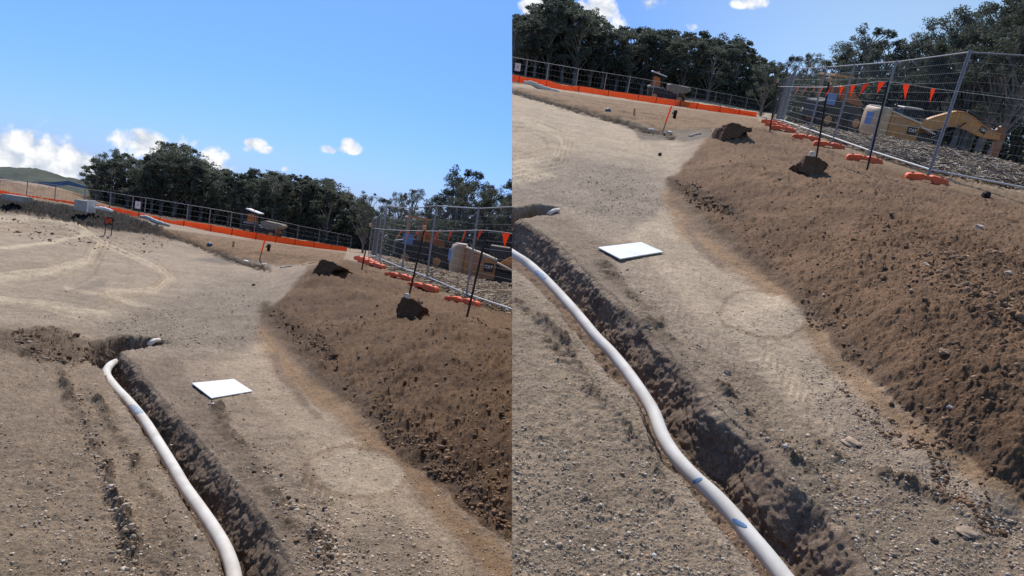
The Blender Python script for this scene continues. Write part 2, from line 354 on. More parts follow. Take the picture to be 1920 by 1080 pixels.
# ------------------------------------------------------------------ mesh builder
class MB:
    def __init__(s): s.v = []; s.f = []; s.n = 0
    def add(s, v, f):
        v = [tuple(p) for p in v]; s.v += v; s.f += [tuple(i + s.n for i in q) for q in f]; s.n += len(v); return s
    def box(s, c, d, rot=None, taper=1.0):
        x, y, z = (k / 2 for k in d); V = []
        for sz in (-1, 1):
            t = taper if sz > 0 else 1
            for sx, sy in ((-1, -1), (1, -1), (1, 1), (-1, 1)): V.append(Vector((sx * x * t, sy * y * t, sz * z)))
        if rot is not None: V = [rot @ p for p in V]
        V = [p + Vector(c) for p in V]
        return s.add(V, [(3, 2, 1, 0), (4, 5, 6, 7), (0, 1, 5, 4), (1, 2, 6, 5), (2, 3, 7, 6), (3, 0, 4, 7)])
    def tube(s, pts, r, n=8, cap=True):
        pts = [Vector(p) for p in pts]; rs = r if isinstance(r, (list, tuple)) else [r] * len(pts); V = []; F = []
        prev = None
        for i, p in enumerate(pts):
            t = (pts[min(i + 1, len(pts) - 1)] - pts[max(i - 1, 0)]).normalized()
            if prev is None:
                a = Vector((0, 0, 1)) if abs(t.z) < .9 else Vector((1, 0, 0)); u = t.cross(a).normalized()
            else: u = (prev - t * prev.dot(t)).normalized()
            prev = u; w = t.cross(u)
            for k in range(n):
                th = 2 * math.pi * k / n; V.append(p + (u * math.cos(th) + w * math.sin(th)) * rs[i])
        for i in range(len(pts) - 1):
            for k in range(n):
                a = i * n + k; b = i * n + (k + 1) % n; F.append((a, b, b + n, a + n))
        if cap: F.append(tuple(range(n))[::-1]); F.append(tuple(range((len(pts) - 1) * n, len(pts) * n)))
        return s.add(V, F)
    def prism(s, poly, y0, y1, axis='y'):
        """poly in (x,z), extruded along y"""
        n = len(poly); V = [(x, y0, z) for x, z in poly] + [(x, y1, z) for x, z in poly]
        F = [tuple(range(n)), tuple(range(2 * n - 1, n - 1, -1))] + [(i, i + n, (i + 1) % n + n, (i + 1) % n) for i in range(n)]
        return s.add(V, F)
    def lathe(s, prof, c=(0, 0, 0), n=16):
        V = []; F = []
        for r, z in prof:
            for k in range(n):
                th = 2 * math.pi * k / n; V.append((c[0] + r * math.cos(th), c[1] + r * math.sin(th), c[2] + z))
        for i in range(len(prof) - 1):
            for k in range(n):
                a = i * n + k; b = i * n + (k + 1) % n; F.append((a, b, b + n, a + n))
        F.append(tuple(range(n))[::-1]); F.append(tuple(range((len(prof) - 1) * n, len(prof) * n)))
        return s.add(V, F)
    def mesh(s, name, smooth=False):
        me = bpy.data.meshes.new(name); me.from_pydata([tuple(p) for p in s.v], [], s.f); me.validate()
        bm = bmesh.new(); bm.from_mesh(me); bmesh.ops.recalc_face_normals(bm, faces=bm.faces); bm.to_mesh(me); bm.free()
        if smooth: me.polygons.foreach_set('use_smooth', [True] * len(me.polygons))
        return me
COL = scene.collection
def link(o): COL.objects.link(o); return o
SIDEOF = {}
def tag(o, label, cat, group=None, kind=None):
    o['label'] = label; o['category'] = cat
    if group: o['group'] = group
    if kind: o['kind'] = kind
    return o
def thing(P, name, label, cat, loc=(0, 0, 0), rz=0.0, group=None, tilt=None, scale=None):
    o = link(bpy.data.objects.new(name, None)); o.empty_display_size = .2
    m = P.M @ Matrix.Translation(Vector(loc)) @ Matrix.Rotation(rz, 4, 'Z')
    if tilt is not None: m = m @ tilt
    if scale: m = m @ Matrix.Diagonal((*scale, 1))
    o.matrix_world = m; SIDEOF[o.name] = 1 if P is LP else -1; return tag(o, label, cat, group)
def part(par, name, mb, m, smooth=False, label=None, bevel=0.0):
    me = mb if isinstance(mb, bpy.types.Mesh) else mb.mesh(name, smooth)
    if bevel:
        bm = bmesh.new(); bm.from_mesh(me)
        bmesh.ops.bevel(bm, geom=list(bm.edges), offset=bevel, segments=2, affect='EDGES', clamp_overlap=True); bm.to_mesh(me); bm.free()
    if m is not None and not me.materials: me.materials.append(m)
    o = link(bpy.data.objects.new(name, me)); o.parent = par
    if label: o['label'] = label
    return o
def solo(P, name, mb, m, label, cat, loc=(0, 0, 0), rz=0.0, group=None, smooth=False, bevel=0.0, kind=None, tilt=None):
    me = mb if isinstance(mb, bpy.types.Mesh) else mb.mesh(name, smooth)
    if bevel:
        bm = bmesh.new(); bm.from_mesh(me)
        bmesh.ops.bevel(bm, geom=list(bm.edges), offset=bevel, segments=2, affect='EDGES', clamp_overlap=True); bm.to_mesh(me); bm.free()
    if m is not None and not me.materials: me.materials.append(m)
    o = link(bpy.data.objects.new(name, me))
    mm = P.M @ Matrix.Translation(Vector(loc)) @ Matrix.Rotation(rz, 4, 'Z')
    if tilt is not None: mm = mm @ tilt
    o.matrix_world = mm; SIDEOF[o.name] = 1 if P is LP else -1; return tag(o, label, cat, group, kind)
exec_after = []
# ------------------------------------------------------------------ ground: relief and soil colours
K = 1 / 1.12
def C(r, g, b): return srgb(r, g, b) * K
def smooth(t): t = np.clip(t, 0, 1); return t * t * (3 - 2 * t)
TAN = (168, 148, 129)
def ell(cx, cy, rx, ry, rot=0, n=20):
    c, s = math.cos(rot), math.sin(rot)
    return [(cx + rx * math.cos(t) * c - ry * math.sin(t) * s, cy + rx * math.cos(t) * s + ry * math.sin(t) * c) for t in [2 * math.pi * k / n for k in range(n)]]
# zone: (kind, points, softness or width in picture units, colour, strength, relief amplitude or None)
LP.zones = [
    ('p', [(-200, 395), (190, 438), (500, 505), (400, 540), (300, 570), (180, 610), (-200, 610)], 14, (174, 155, 135), 1, .006),
    ('l', [(-50, 412), (80, 410), (150, 425), (186, 455), (165, 490), (80, 512), (0, 520)], 9, (206, 187, 163), .7, None), ('l', [(-50, 424), (60, 418), (130, 428), (170, 452), (155, 480), (80, 500), (0, 508)], 4, (168, 148, 128), .5, None), ('l', [(-50, 470), (40, 462), (110, 452), (160, 440)], 4, (215, 195, 168), .8, None), ('l', [(-50, 482), (50, 474), (120, 462), (172, 446)], 3, (168, 148, 128), .45, None),
    ('l', [(-50, 440), (60, 430), (120, 440), (140, 465), (100, 490), (0, 500)], 4, (160, 140, 120), .5, None),
    ('l', [(185, 457), (250, 480), (305, 508), (322, 522), (290, 545), (200, 548)], 8, (204, 184, 160), .7, None), ('l', [(190, 465), (240, 486), (290, 512), (300, 524), (270, 540)], 3.5, (164, 146, 126), .45, None),
    ('l', [(140, 535), (180, 512), (190, 490), (186, 470)], 4, (148, 130, 113), .6, None),
    ('l', [(-50, 555), (100, 575), (200, 592)], 7, (206, 187, 162), .8, None), ('l', [(-50, 566), (90, 588), (180, 604)], 3, (160, 140, 120), .5, None), ('l', [(110, 546), (210, 566), (290, 589)], 3, (160, 140, 120), .5, None), ('l', [(120, 540), (220, 560), (300, 583)], 4, (205, 185, 160), .7, None),
    ('l', [(-50, 545), (60, 572), (150, 600)], 4, (202, 182, 158), .6, None), ('l', [(100, 552), (200, 572), (280, 588)], 3, (150, 132, 114), .5, None),
    ('p', [(130, 545), (190, 520), (200, 525), (190, 540)], 8, (150, 135, 120), .8, None),
    ('p', [(190, 615), (240, 590), (330, 560), (380, 520), (470, 520), (505, 545), (500, 600), (495, 640), (440, 665), (320, 655)], 60, (150, 138, 124), .7, .022),
    ('p', [(350, 485), (440, 480), (480, 492), (420, 497)], 6, (128, 118, 108), .8, .01),
    ('p', [(-200, 620), (130, 620), (190, 690), (240, 800), (330, 960), (400, 1100), (400, 1400), (-300, 1400)], 18, (158, 137, 117), .9, .015),
    ('p', [(230, 670), (330, 670), (400, 760), (480, 860), (560, 980), (640, 1100), (640, 1400), (560, 1200), (430, 880), (300, 740)], 16, (146, 127, 110), .9, .010),
    ('p', [(400, 690), (500, 640), (545, 700), (610, 770), (690, 800), (760, 900), (840, 990), (900, 1100), (900, 1400), (760, 1400), (690, 1080), (630, 960), (580, 860), (520, 790), (470, 740)], 22, (186, 165, 143), .9, .005),
    ('p', [(640, 1000), (740, 960), (850, 1100), (850, 1300), (690, 1300)], 26, (158, 140, 123), .8, .012),
    ('l', [(498, 625), (530, 680), (570, 715), (640, 770), (715, 840), (760, 880), (820, 940), (900, 1020), (980, 1110)], 26, (160, 128, 97), .85, .006),
    ('p', ell(680, 888, 84, 44, .12), 8, (192, 172, 150), .9, .003),
    ('l', ell(668, 886, 92, 50, .12) + [(760, 897)], 6, (128, 100, 78), .45, .006),
    ('l', [(590, 780), (560, 740), (530, 700), (515, 670)], 10, (138, 118, 102), .7, None),
    ('p', [(490, 592), (530, 560), (580, 500), (640, 488), (700, 498), (865, 568), (1060, 610), (1100, 1130), (960, 1030), (830, 920), (740, 850), (700, 790), (640, 745), (600, 705), (540, 650)], 12, (124, 98, 76), 1, .036),
    ('l', [(500, 600), (545, 650), (600, 700), (660, 745), (720, 800), (800, 870), (880, 930), (980, 1010)], 22, (114, 94, 77), .8, .024),
    ('l', [(500, 580), (550, 615), (600, 640), (620, 665)], 16, (98, 78, 62), .8, .045),
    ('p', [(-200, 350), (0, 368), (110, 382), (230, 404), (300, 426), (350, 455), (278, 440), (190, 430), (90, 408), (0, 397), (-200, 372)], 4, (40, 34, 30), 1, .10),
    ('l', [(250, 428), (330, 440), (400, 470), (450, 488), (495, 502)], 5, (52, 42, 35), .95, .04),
    ('p', [(300, 428), (480, 452), (650, 474), (640, 492), (520, 500), (400, 468)], 5, (142, 114, 88), .95, .03),
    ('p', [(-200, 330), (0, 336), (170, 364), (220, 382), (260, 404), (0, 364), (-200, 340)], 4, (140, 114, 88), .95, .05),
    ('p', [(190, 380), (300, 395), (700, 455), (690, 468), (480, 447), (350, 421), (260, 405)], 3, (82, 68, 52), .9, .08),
    ('p', [(505, 425), (600, 440), (660, 458), (640, 463), (540, 450), (505, 440)], 3, (190, 172, 145), .95, .03),
    ('p', [(690, 470), (800, 475), (1000, 500), (1100, 640), (960, 588), (865, 556), (793, 527), (700, 496)], 4, (140, 120, 98), .9, .06),
    ('p', [(690, 505), (793, 543), (865, 572), (1060, 622), (1060, 600), (865, 556), (700, 494)], 5, (134, 110, 86), .8, .02),
    ('p', [(350, 724), (440, 708), (484, 740), (394, 762)], 6, (172, 152, 130), .3, .001),
    ('p', [(0, 620), (100, 615), (160, 640), (150, 680), (60, 670), (0, 650)], 14, (122, 104, 88), .8, .05),
]
LP.ridges = [([(118, 690), (128, 740), (158, 800), (178, 850), (190, 880), (210, 930), (240, 1010), (262, 1080), (300, 1200)], 11, .030, (92, 76, 62)),
    ([(160, 735), (200, 780), (235, 840), (262, 885), (300, 950)], 9, .026, (104, 88, 72)),
    ([(402, 768), (440, 830), (480, 890), (540, 960), (590, 1020), (620, 1070), (700, 1200)], 13, .030, (98, 82, 68)),
    ([(250, 1000), (300, 1060), (350, 1130)], 9, .03, (120, 104, 90)),
    ([(385, 880), (440, 950), (500, 1040)], 8, .015, (130, 112, 96)),
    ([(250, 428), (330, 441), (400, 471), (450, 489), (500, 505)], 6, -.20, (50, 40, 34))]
LP.tracks = [([(-60, 425), (60, 418), (140, 428), (185, 455), (165, 492), (90, 515), (-60, 528)], 26, 8.5, .13, .012, False),
    ([(150, 430), (215, 462), (290, 495), (318, 522), (285, 548), (200, 556)], 20, 6.5, .13, .012, False), ([(-60, 556), (100, 574), (290, 590)], 15, 7, .13, .012, False), ([(-60, 590), (80, 592), (200, 612)], 10, 6, .10, .01, False),
    ([(105, 690), (118, 745), (148, 805), (165, 850), (182, 900), (225, 1000), (260, 1080), (300, 1180)], 17, 15, .10, .009, True), ([(190, 760), (225, 830), (262, 900), (320, 1010), (370, 1100)], 17, 14, .08, .008, True),
    ([(560, 900), (610, 960), (650, 1010), (700, 1060)], 42, 20, .13, .014, True), ([(330, 690), (390, 780), (450, 880), (520, 980)], 15, 13, .08, .008, True),
    ([(420, 560), (480, 620), (560, 720), (620, 800)], 16, 11, .06, .006, False), ([(760, 900), (830, 980), (920, 1080)], 20, 10, .06, .006, False)]
RP.tracks = [([(900, 228), (1000, 236), (1058, 262), (1048, 300), (960, 318)], 26, 8, .12, .012, False), ([(900, 268), (990, 276), (1010, 290), (960, 300)], 12, 6, .1, .01, False),
    ([(1000, 600), (1060, 660), (1130, 760), (1200, 860), (1280, 960), (1360, 1060)], 34, 20, .11, .010, True), ([(962, 740), (1040, 830), (1130, 950), (1200, 1070)], 38, 24, .10, .010, True),
    ([(1180, 500), (1260, 590), (1360, 690), (1430, 770)], 26, 16, .05, .005, True), ([(1400, 650), (1450, 700), (1500, 760)], 42, 17, .05, .006, True), ([(1540, 800), (1700, 900), (1900, 1000)], 30, 22, .07, .008, True),
    ([(1260, 400), (1330, 480), (1420, 520), (1500, 600), (1620, 720), (1800, 860)], 16, 11, .07, .006, False)]
RP.zones = [
    ('p', [(760, 150), (960, 168), (1100, 210), (1250, 250), (1290, 262), (1260, 320), (1180, 320), (1080, 290), (960, 330), (760, 300)], 16, (180, 160, 138), 1, .006),
    ('l', [(900, 215), (980, 225), (1040, 250), (1062, 280), (1030, 300), (960, 308)], 6, (200, 182, 157), .7, .012),
    ('l', [(900, 235), (980, 242), (1020, 262), (1030, 280), (980, 292)], 5, (158, 140, 120), .5, .012),
    ('p', [(960, 330), (1080, 295), (1200, 300), (1262, 330), (1255, 370), (1260, 400), (1180, 430), (1100, 410), (1050, 395), (960, 385)], 55, (150, 136, 122), .7, .022),
    ('p', [(960, 300), (1040, 330), (960, 345)], 12, (200, 180, 155), .7, None),
    ('p', [(700, 480), (960, 500), (1040, 580), (1120, 690), (1200, 800), (1300, 950), (1420, 1100), (1420, 1400), (700, 1400)], 18, (160, 140, 120), .9, .015),
    ('p', [(960, 400), (1060, 400), (1120, 450), (1200, 560), (1290, 670), (1390, 780), (1500, 880), (1600, 960), (1700, 1100), (1600, 1400), (1400, 840), (1200, 600), (1060, 480)], 16, (150, 131, 113), .9, .010),
    ('p', [(1180, 440), (1250, 385), (1300, 440), (1390, 530), (1440, 550), (1530, 590), (1560, 640), (1600, 700), (1540, 740), (1480, 760), (1420, 700), (1370, 640), (1280, 570), (1230, 500)], 22, (188, 167, 144), .9, .004),
    ('p', [(1290, 640), (1380, 690), (1480, 770), (1620, 860), (1800, 930), (1960, 1000), (2000, 1400), (1650, 1400), (1500, 880), (1380, 760)], 26, (152, 133, 114), .9, .014),
    ('l', [(1255, 370), (1290, 430), (1340, 470), (1400, 505), (1470, 560), (1530, 630), (1600, 710), (1700, 800), (1800, 870), (1960, 960)], 24, (162, 130, 99), .85, .006),
    ('p', ell(1440, 592, 68, 34, .1), 7, (194, 173, 150), .9, .003),
    ('l', ell(1428, 590, 80, 42, .1) + [(1508, 598)], 5, (128, 100, 78), .42, .006),
    ('l', [(1350, 500), (1310, 460), (1290, 425)], 9, (138, 118, 102), .7, None),
    ('p', [(1252, 345), (1290, 300), (1330, 255), (1380, 232), (1440, 240), (1555, 275), (1740, 335), (1960, 380), (2100, 450), (2100, 1080), (1960, 960), (1800, 855), (1700, 770), (1600, 680), (1520, 595), (1440, 520), (1380, 470), (1300, 400)], 12, (127, 99, 76), 1, .036),
    ('l', [(1262, 370), (1320, 420), (1390, 470), (1450, 515), (1520, 580), (1600, 650), (1700, 740), (1800, 830), (1960, 930)], 22, (116, 95, 77), .7, .026),
    ('l', [(1262, 345), (1310, 365), (1360, 385), (1385, 410)], 17, (96, 77, 61), .85, .05),
    ('l', [(1640, 420), (1760, 440), (1840, 480), (1920, 520)], 30, (112, 84, 62), .55, .06),
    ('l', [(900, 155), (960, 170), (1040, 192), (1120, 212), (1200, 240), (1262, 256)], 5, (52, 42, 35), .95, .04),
    ('p', [(940, 160), (1090, 176), (1200, 192), (1418, 221), (1440, 240), (1380, 238), (1340, 250), (1260, 250), (1200, 234), (1100, 204), (1040, 188), (960, 166)], 5, (142, 114, 87), .95, .03),
    ('p', [(1108, 469), (1203, 452), (1256, 477), (1160, 500)], 6, (172, 152, 130), .3, .001),
    ('p', [(1190, 246), (1260, 244), (1330, 240), (1350, 255), (1290, 266), (1200, 262)], 6, (116, 104, 92), .8, .03),
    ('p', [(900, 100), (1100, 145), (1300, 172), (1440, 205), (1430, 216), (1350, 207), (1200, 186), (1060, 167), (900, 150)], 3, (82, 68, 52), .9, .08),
    ('p', [(1275, 178), (1340, 186), (1425, 206), (1420, 214), (1340, 200), (1275, 192)], 3, (190, 172, 145), .95, .03),
    ('p', [(1440, 215), (1600, 215), (1960, 260), (2100, 420), (1920, 360), (1745, 330), (1600, 278), (1460, 236)], 4, (142, 122, 100), .9, .07),
    ('p', [(1455, 243), (1555, 283), (1640, 312), (1745, 345), (2060, 420), (2060, 395), (1745, 326), (1560, 268), (1460, 236)], 5, (136, 111, 86), .8, .02),
]
RP.ridges = [([(1120, 480), (1180, 545), (1220, 590), (1260, 640), (1330, 710), (1400, 770), (1480, 850), (1560, 920)], 12, .026, (100, 84, 70)),
    ([(1010, 640), (1080, 700), (1160, 790), (1240, 890)], 11, .02, (134, 116, 99)), ([(960, 560), (1010, 600), (1060, 650), (1110, 720)], 9, .028, (126, 108, 92)),
    ([(1100, 940), (1180, 910), (1260, 930)], 9, .02, (138, 118, 100)),
    ([(1520, 820), (1640, 880), (1800, 960)], 10, .02, (134, 116, 98)),
    ([(960, 168), (1040, 193), (1120, 213), (1200, 241), (1262, 256)], 6, -.20, (50, 40, 34))]

def full(P, X, Y, want_col=True):
    """height and soil colour of the finished ground at plan positions"""
    zb = P.base(X, Y); px, py = P.proj(np.stack([X, Y, zb], 1))
    k = np.clip(1.6 / np.maximum(Y, .1) * 3.2, .25, 1.3)       # ragged borders, finer far away
    u = X / Y * 14; v = np.log(Y) * 9
    wx = px + (fbm(u, v, 4, 91) * 16 + fbm(u * 6, v * 6, 3, 95) * 6) * k; wy = py + (fbm(u + 40, v, 4, 92) * 10 + fbm(u * 6 + 9, v * 6, 3, 96) * 4) * k
    G = (.86 if P is LP else 1.06) * np.array([1.0, .985, .93])  # left soil darkened, right lightened, to offset the sun angle on each site
    col = np.tile(C(*TAN), (len(X), 1)); amp = np.full(len(X), .011)
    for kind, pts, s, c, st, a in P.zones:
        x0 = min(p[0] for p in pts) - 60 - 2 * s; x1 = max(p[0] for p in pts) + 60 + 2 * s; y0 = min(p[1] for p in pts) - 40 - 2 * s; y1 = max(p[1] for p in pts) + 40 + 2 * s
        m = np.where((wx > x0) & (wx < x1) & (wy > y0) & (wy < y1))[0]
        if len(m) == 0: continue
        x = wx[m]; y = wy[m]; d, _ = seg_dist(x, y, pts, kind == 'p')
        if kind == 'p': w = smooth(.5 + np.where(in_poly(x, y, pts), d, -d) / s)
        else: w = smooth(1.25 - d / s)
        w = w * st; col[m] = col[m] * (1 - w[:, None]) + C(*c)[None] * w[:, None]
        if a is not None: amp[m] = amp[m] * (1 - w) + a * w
    rid = np.zeros(len(X))
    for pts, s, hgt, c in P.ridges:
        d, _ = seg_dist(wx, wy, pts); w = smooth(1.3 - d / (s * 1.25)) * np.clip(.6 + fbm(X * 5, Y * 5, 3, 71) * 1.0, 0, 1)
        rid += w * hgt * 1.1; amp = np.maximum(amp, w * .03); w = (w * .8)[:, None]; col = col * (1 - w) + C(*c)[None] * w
    for pts, hw, per, ca, ha, cleat in P.tracks:      # tyre marks: bands of fine lines, or cross bars where the tread bit in
        x0 = min(p[0] for p in pts) - 2 * hw; x1 = max(p[0] for p in pts) + 2 * hw; y0 = min(p[1] for p in pts) - 2 * hw; y1 = max(p[1] for p in pts) + 2 * hw
        m = np.where((px > x0) & (px < x1) & (py > y0) & (py < y1))[0]
        if len(m) == 0: continue
        d, S = seg_param(px[m] + (wx[m] - px[m]) * .18, py[m] + (wy[m] - py[m]) * .18, pts); w = smooth(1.15 - np.abs(d) / hw) * np.clip(.7 + fbm(X[m] * 2, Y[m] * 2, 3, 77), 0, 1.2)
        f = np.sin((S + np.abs(d) * .8 if cleat else d) * 6.283 / per) * w
        col[m] *= (1 + f * ca)[:, None]; rid[m] += f * ha * Y[m] / 5
    A_ = 1.0 if P is LP else .58 + .10 * smooth((amp - .015) / .01)
    md = smooth((amp - .018) / .01) * (amp < .09)
    dk = (smooth((fbm(X * 1.2, Y * 1.2, 4, 131) - .02) / .3) * .34 * md)[:, None]; col = col * (1 - dk) + C(84, 62, 46)[None] * dk
    td = P.trench_depth(X, Y)
    n = fbm(X * 7, Y * 7, 4, 11) * .8 + fbm(X * 26, Y * 26, 4, 21, .6) * .9
    cl = np.maximum(0, .44 - worley(X * 7, Y * 7, 3)) * 1.7 + np.maximum(0, .42 - worley(X * 18 + 3, Y * 18, 8)) * 1.3
    cl2 = np.maximum(0, .48 - worley(X * 42 + 3, Y * 42, 9)); near = np.clip(7 / Y, .2, 1)
    und = fbm(X * 1.1, Y * 1.1, 3, 55) * .02 + fbm(X * 3, Y * 3, 3, 56) * .010
    gate = np.clip(.5 + fbm(X * 1.7, Y * 1.7, 3, 61) * 1.6, .15, 1.25)      # clods come in patches
    z = zb + und * np.clip(amp * 90, .2, 1.2) + rid * (.75 + n * .5) + md * fbm(X * 2.6, Y * 2.6, 4, 133, .6) * (.075 if P is LP else .045) + amp * A_ * (n * 1.25 + cl * 1.7 * gate) + cl2 * near * np.clip(amp * 50, .15, 1) * .022
    inT = np.clip(td / .1, 0, 1)
    z = z - td + inT * (fbm(X * 14, Y * 14, 4, 81) * .035)
    wcol = C(132, 106, 88); f = (inT * .75)[:, None]; col = col * (1 - f) + wcol[None] * f
    # patchy natural tone
    t = (1 + fbm(X * 2.3, Y * 2.3, 4, 66) * .18 + fbm(X * 12, Y * 12, 4, 67, .7) * .22)[:, None]; col = np.clip(col * t * G, .01, .9)
    return z, col
def np_mesh(name, V, Fq, col=None, smooth_=False):
    me = bpy.data.meshes.new(name); k = Fq.shape[1]
    me.vertices.add(len(V)); me.vertices.foreach_set('co', V.astype(np.float32).ravel())
    me.loops.add(Fq.size); me.loops.foreach_set('vertex_index', Fq.astype(np.int32).ravel())
    me.polygons.add(len(Fq)); me.polygons.foreach_set('loop_start', np.arange(0, Fq.size, k, dtype=np.int32))
    me.polygons.foreach_set('loop_total', np.full(len(Fq), k, np.int32))
    me.update(calc_edges=True)
    if smooth_: me.polygons.foreach_set('use_smooth', np.ones(len(Fq), bool))
    if col is not None:
        a = me.color_attributes.new('col', 'FLOAT_COLOR', 'POINT'); a.data.foreach_set('color', np.concatenate([col, np.ones((len(V), 1))], 1).astype(np.float32).ravel())
    return me
def build_ground(P, a0, a1, na, nd):
    D = np.concatenate([1 / np.linspace(1 / 2.3, 1 / 19, nd), np.arange(19.1, 31, .12), np.geomspace(31.2, 60, 56), np.geomspace(61, 500, 40)]); nd = len(D); A = np.linspace(a0, a1, na)
    AA, DD = np.meshgrid(A, D); X = (AA * DD).ravel(); Y = DD.ravel()
    z, col = full(P, X, Y)
    z = np.where(Y > 115, z - (Y - 115) * .10, z)
    V = np.stack([X, Y, z], 1)
    i = np.arange(nd - 1)[:, None] * na + np.arange(na - 1)[None]; i = i.ravel()
    Fq = np.stack([i, i + 1, i + 1 + na, i + na], 1)
    me = np_mesh('ground', V, Fq, col, True)
    bm = bmesh.new(); bm.from_mesh(me)
    # cut at the plane where the two sites meet, and close the cut with an earth bank
    Mi = P.M.inverted(); co = Mi @ CAMPOS; no = (P.M.to_3x3().transposed() @ SEAM_N).normalized(); s = 1 if P is LP else -1
    bmesh.ops.bisect_plane(bm, geom=bm.verts[:] + bm.edges[:] + bm.faces[:], plane_co=co, plane_no=no * s, clear_outer=True)
    ed = [e for e in bm.edges if e.is_boundary and all(abs((v.co - co).dot(no)) < 1e-3 for v in e.verts)]
    r = bmesh.ops.extrude_edge_only(bm, edges=ed)
    down = (P.F.transposed() @ Vector((0, -1, 0)))
    for g in r['geom']:
        if isinstance(g, bmesh.types.BMVert): g.co += down * (3.0 + g.co.y * .25) - no * s * .05
    bm.to_mesh(me); bm.free(); me.materials.append(M_EARTH)
    o = link(bpy.data.objects.new('ground', me)); o.matrix_world = P.M; o['kind'] = 'structure'
    return o
build_ground(LP, -1.0, .16, 660, 520)
build_ground(RP, -.22, 1.22, 800, 560)

# ------------------------------------------------------------------ the dug faces of the trenches, modelled finely on their own
def trench_wall(P, line, poly, seed):
    pts = [np.array(p) for p in line]; out = []
    for i in range(len(pts) - 1):
        p0 = pts[max(i - 1, 0)]; p1 = pts[i]; p2 = pts[i + 1]; p3 = pts[min(i + 2, len(pts) - 1)]
        k = max(2, int(np.linalg.norm(p2 - p1) / .011))
        for j in range(k): t = j / k; out.append(.5 * ((2 * p1) + (-p0 + p2) * t + (2 * p0 - 5 * p1 + 4 * p2 - p3) * t * t + (-p0 + 3 * p1 - 3 * p2 + p3) * t ** 3))
    A = np.array(out); T = np.gradient(A, axis=0); T /= np.linalg.norm(T, axis=1)[:, None]; N = np.stack([-T[:, 1], T[:, 0]], 1)
    ker = np.ones(25) / 25; N = np.stack([np.convolve(np.pad(N[:, k], 12, mode='edge'), ker, 'valid') for k in (0, 1)], 1)
    mid = A[len(A) // 2] + N[len(A) // 2] * .05
    if not in_poly(np.array([mid[0]]), np.array([mid[1]]), poly)[0]: N = -N
    S = np.concatenate([[0], np.cumsum(np.linalg.norm(np.diff(A, axis=0), axis=1))]); nt = 40; t = np.linspace(0, 1, nt)
    SS, TT = np.meshgrid(S, t); dz = -.36 * TT
    gz, gc = full(P, A[:, 0] - N[:, 0] * .03, A[:, 1] - N[:, 1] * .03)
    off = np.interp(TT, [0, .04, .10, 1], [-.035, .0, .040, .175])
    off += fbm(SS * 3.2, dz * 4, 3, seed) * .050 * np.clip(TT * 8, .25, 1)
    off += (.45 - worley(SS * 9, dz * 10, seed + 1)) * .030 * np.clip(TT * 6, .1, 1) + (.45 - worley(SS * 24, dz * 26, seed + 2)) * .020 * np.clip(TT * 8, .3, 1) + fbm(SS * 50, dz * 55, 3, seed + 3) * .012
    z = np.tile(gz[None], (nt, 1)) * np.clip(1 - TT * 2, 0, 1) + np.tile(P.base(A[:, 0], A[:, 1])[None], (nt, 1)) * np.clip(TT * 2, 0, 1) + dz + fbm(SS * 22, dz * 22, 2, seed + 5) * .012 - .004 * (TT < .02)
    X = A[None, :, 0] + N[None, :, 0] * off; Y = A[None, :, 1] + N[None, :, 1] * off
    wall = C(138, 117, 99) * (1 if P is RP else .88); f = smooth((TT + fbm(SS * 6, dz * 6, 3, seed + 7) * .12 - .03) / .12)[:, :, None]  # left wall colour lowered to offset the higher sun there
    col = gc[None] * (1 - f) + wall[None, None] * f; col = np.clip(col * (1 + fbm(SS * 5, dz * 7, 4, seed + 8, .6) * .5 + fbm(SS * 30, dz * 30, 2, seed + 9) * .25)[:, :, None], .01, .9)
    n = len(A); i = (np.arange(nt - 1)[:, None] * n + np.arange(n - 1)[None]).ravel()
    me = np_mesh('trench_wall', np.stack([X.ravel(), Y.ravel(), z.ravel()], 1), np.stack([i, i + 1, i + 1 + n, i + n], 1), col.reshape(-1, 3), True); me.materials.append(M_EARTH)
    o = link(bpy.data.objects.new('trench_wall', me)); o.matrix_world = P.M; o['kind'] = 'structure'; SIDEOF[o.name] = 1 if P is LP else -1
for P_, s0 in ((LP, 200), (RP, 300)):
    tr = P_.trenches; trench_wall(P_, tr[0][1], tr[0][5], s0); P_ is LP and trench_wall(P_, tr[1][0], tr[1][5], s0 + 20)

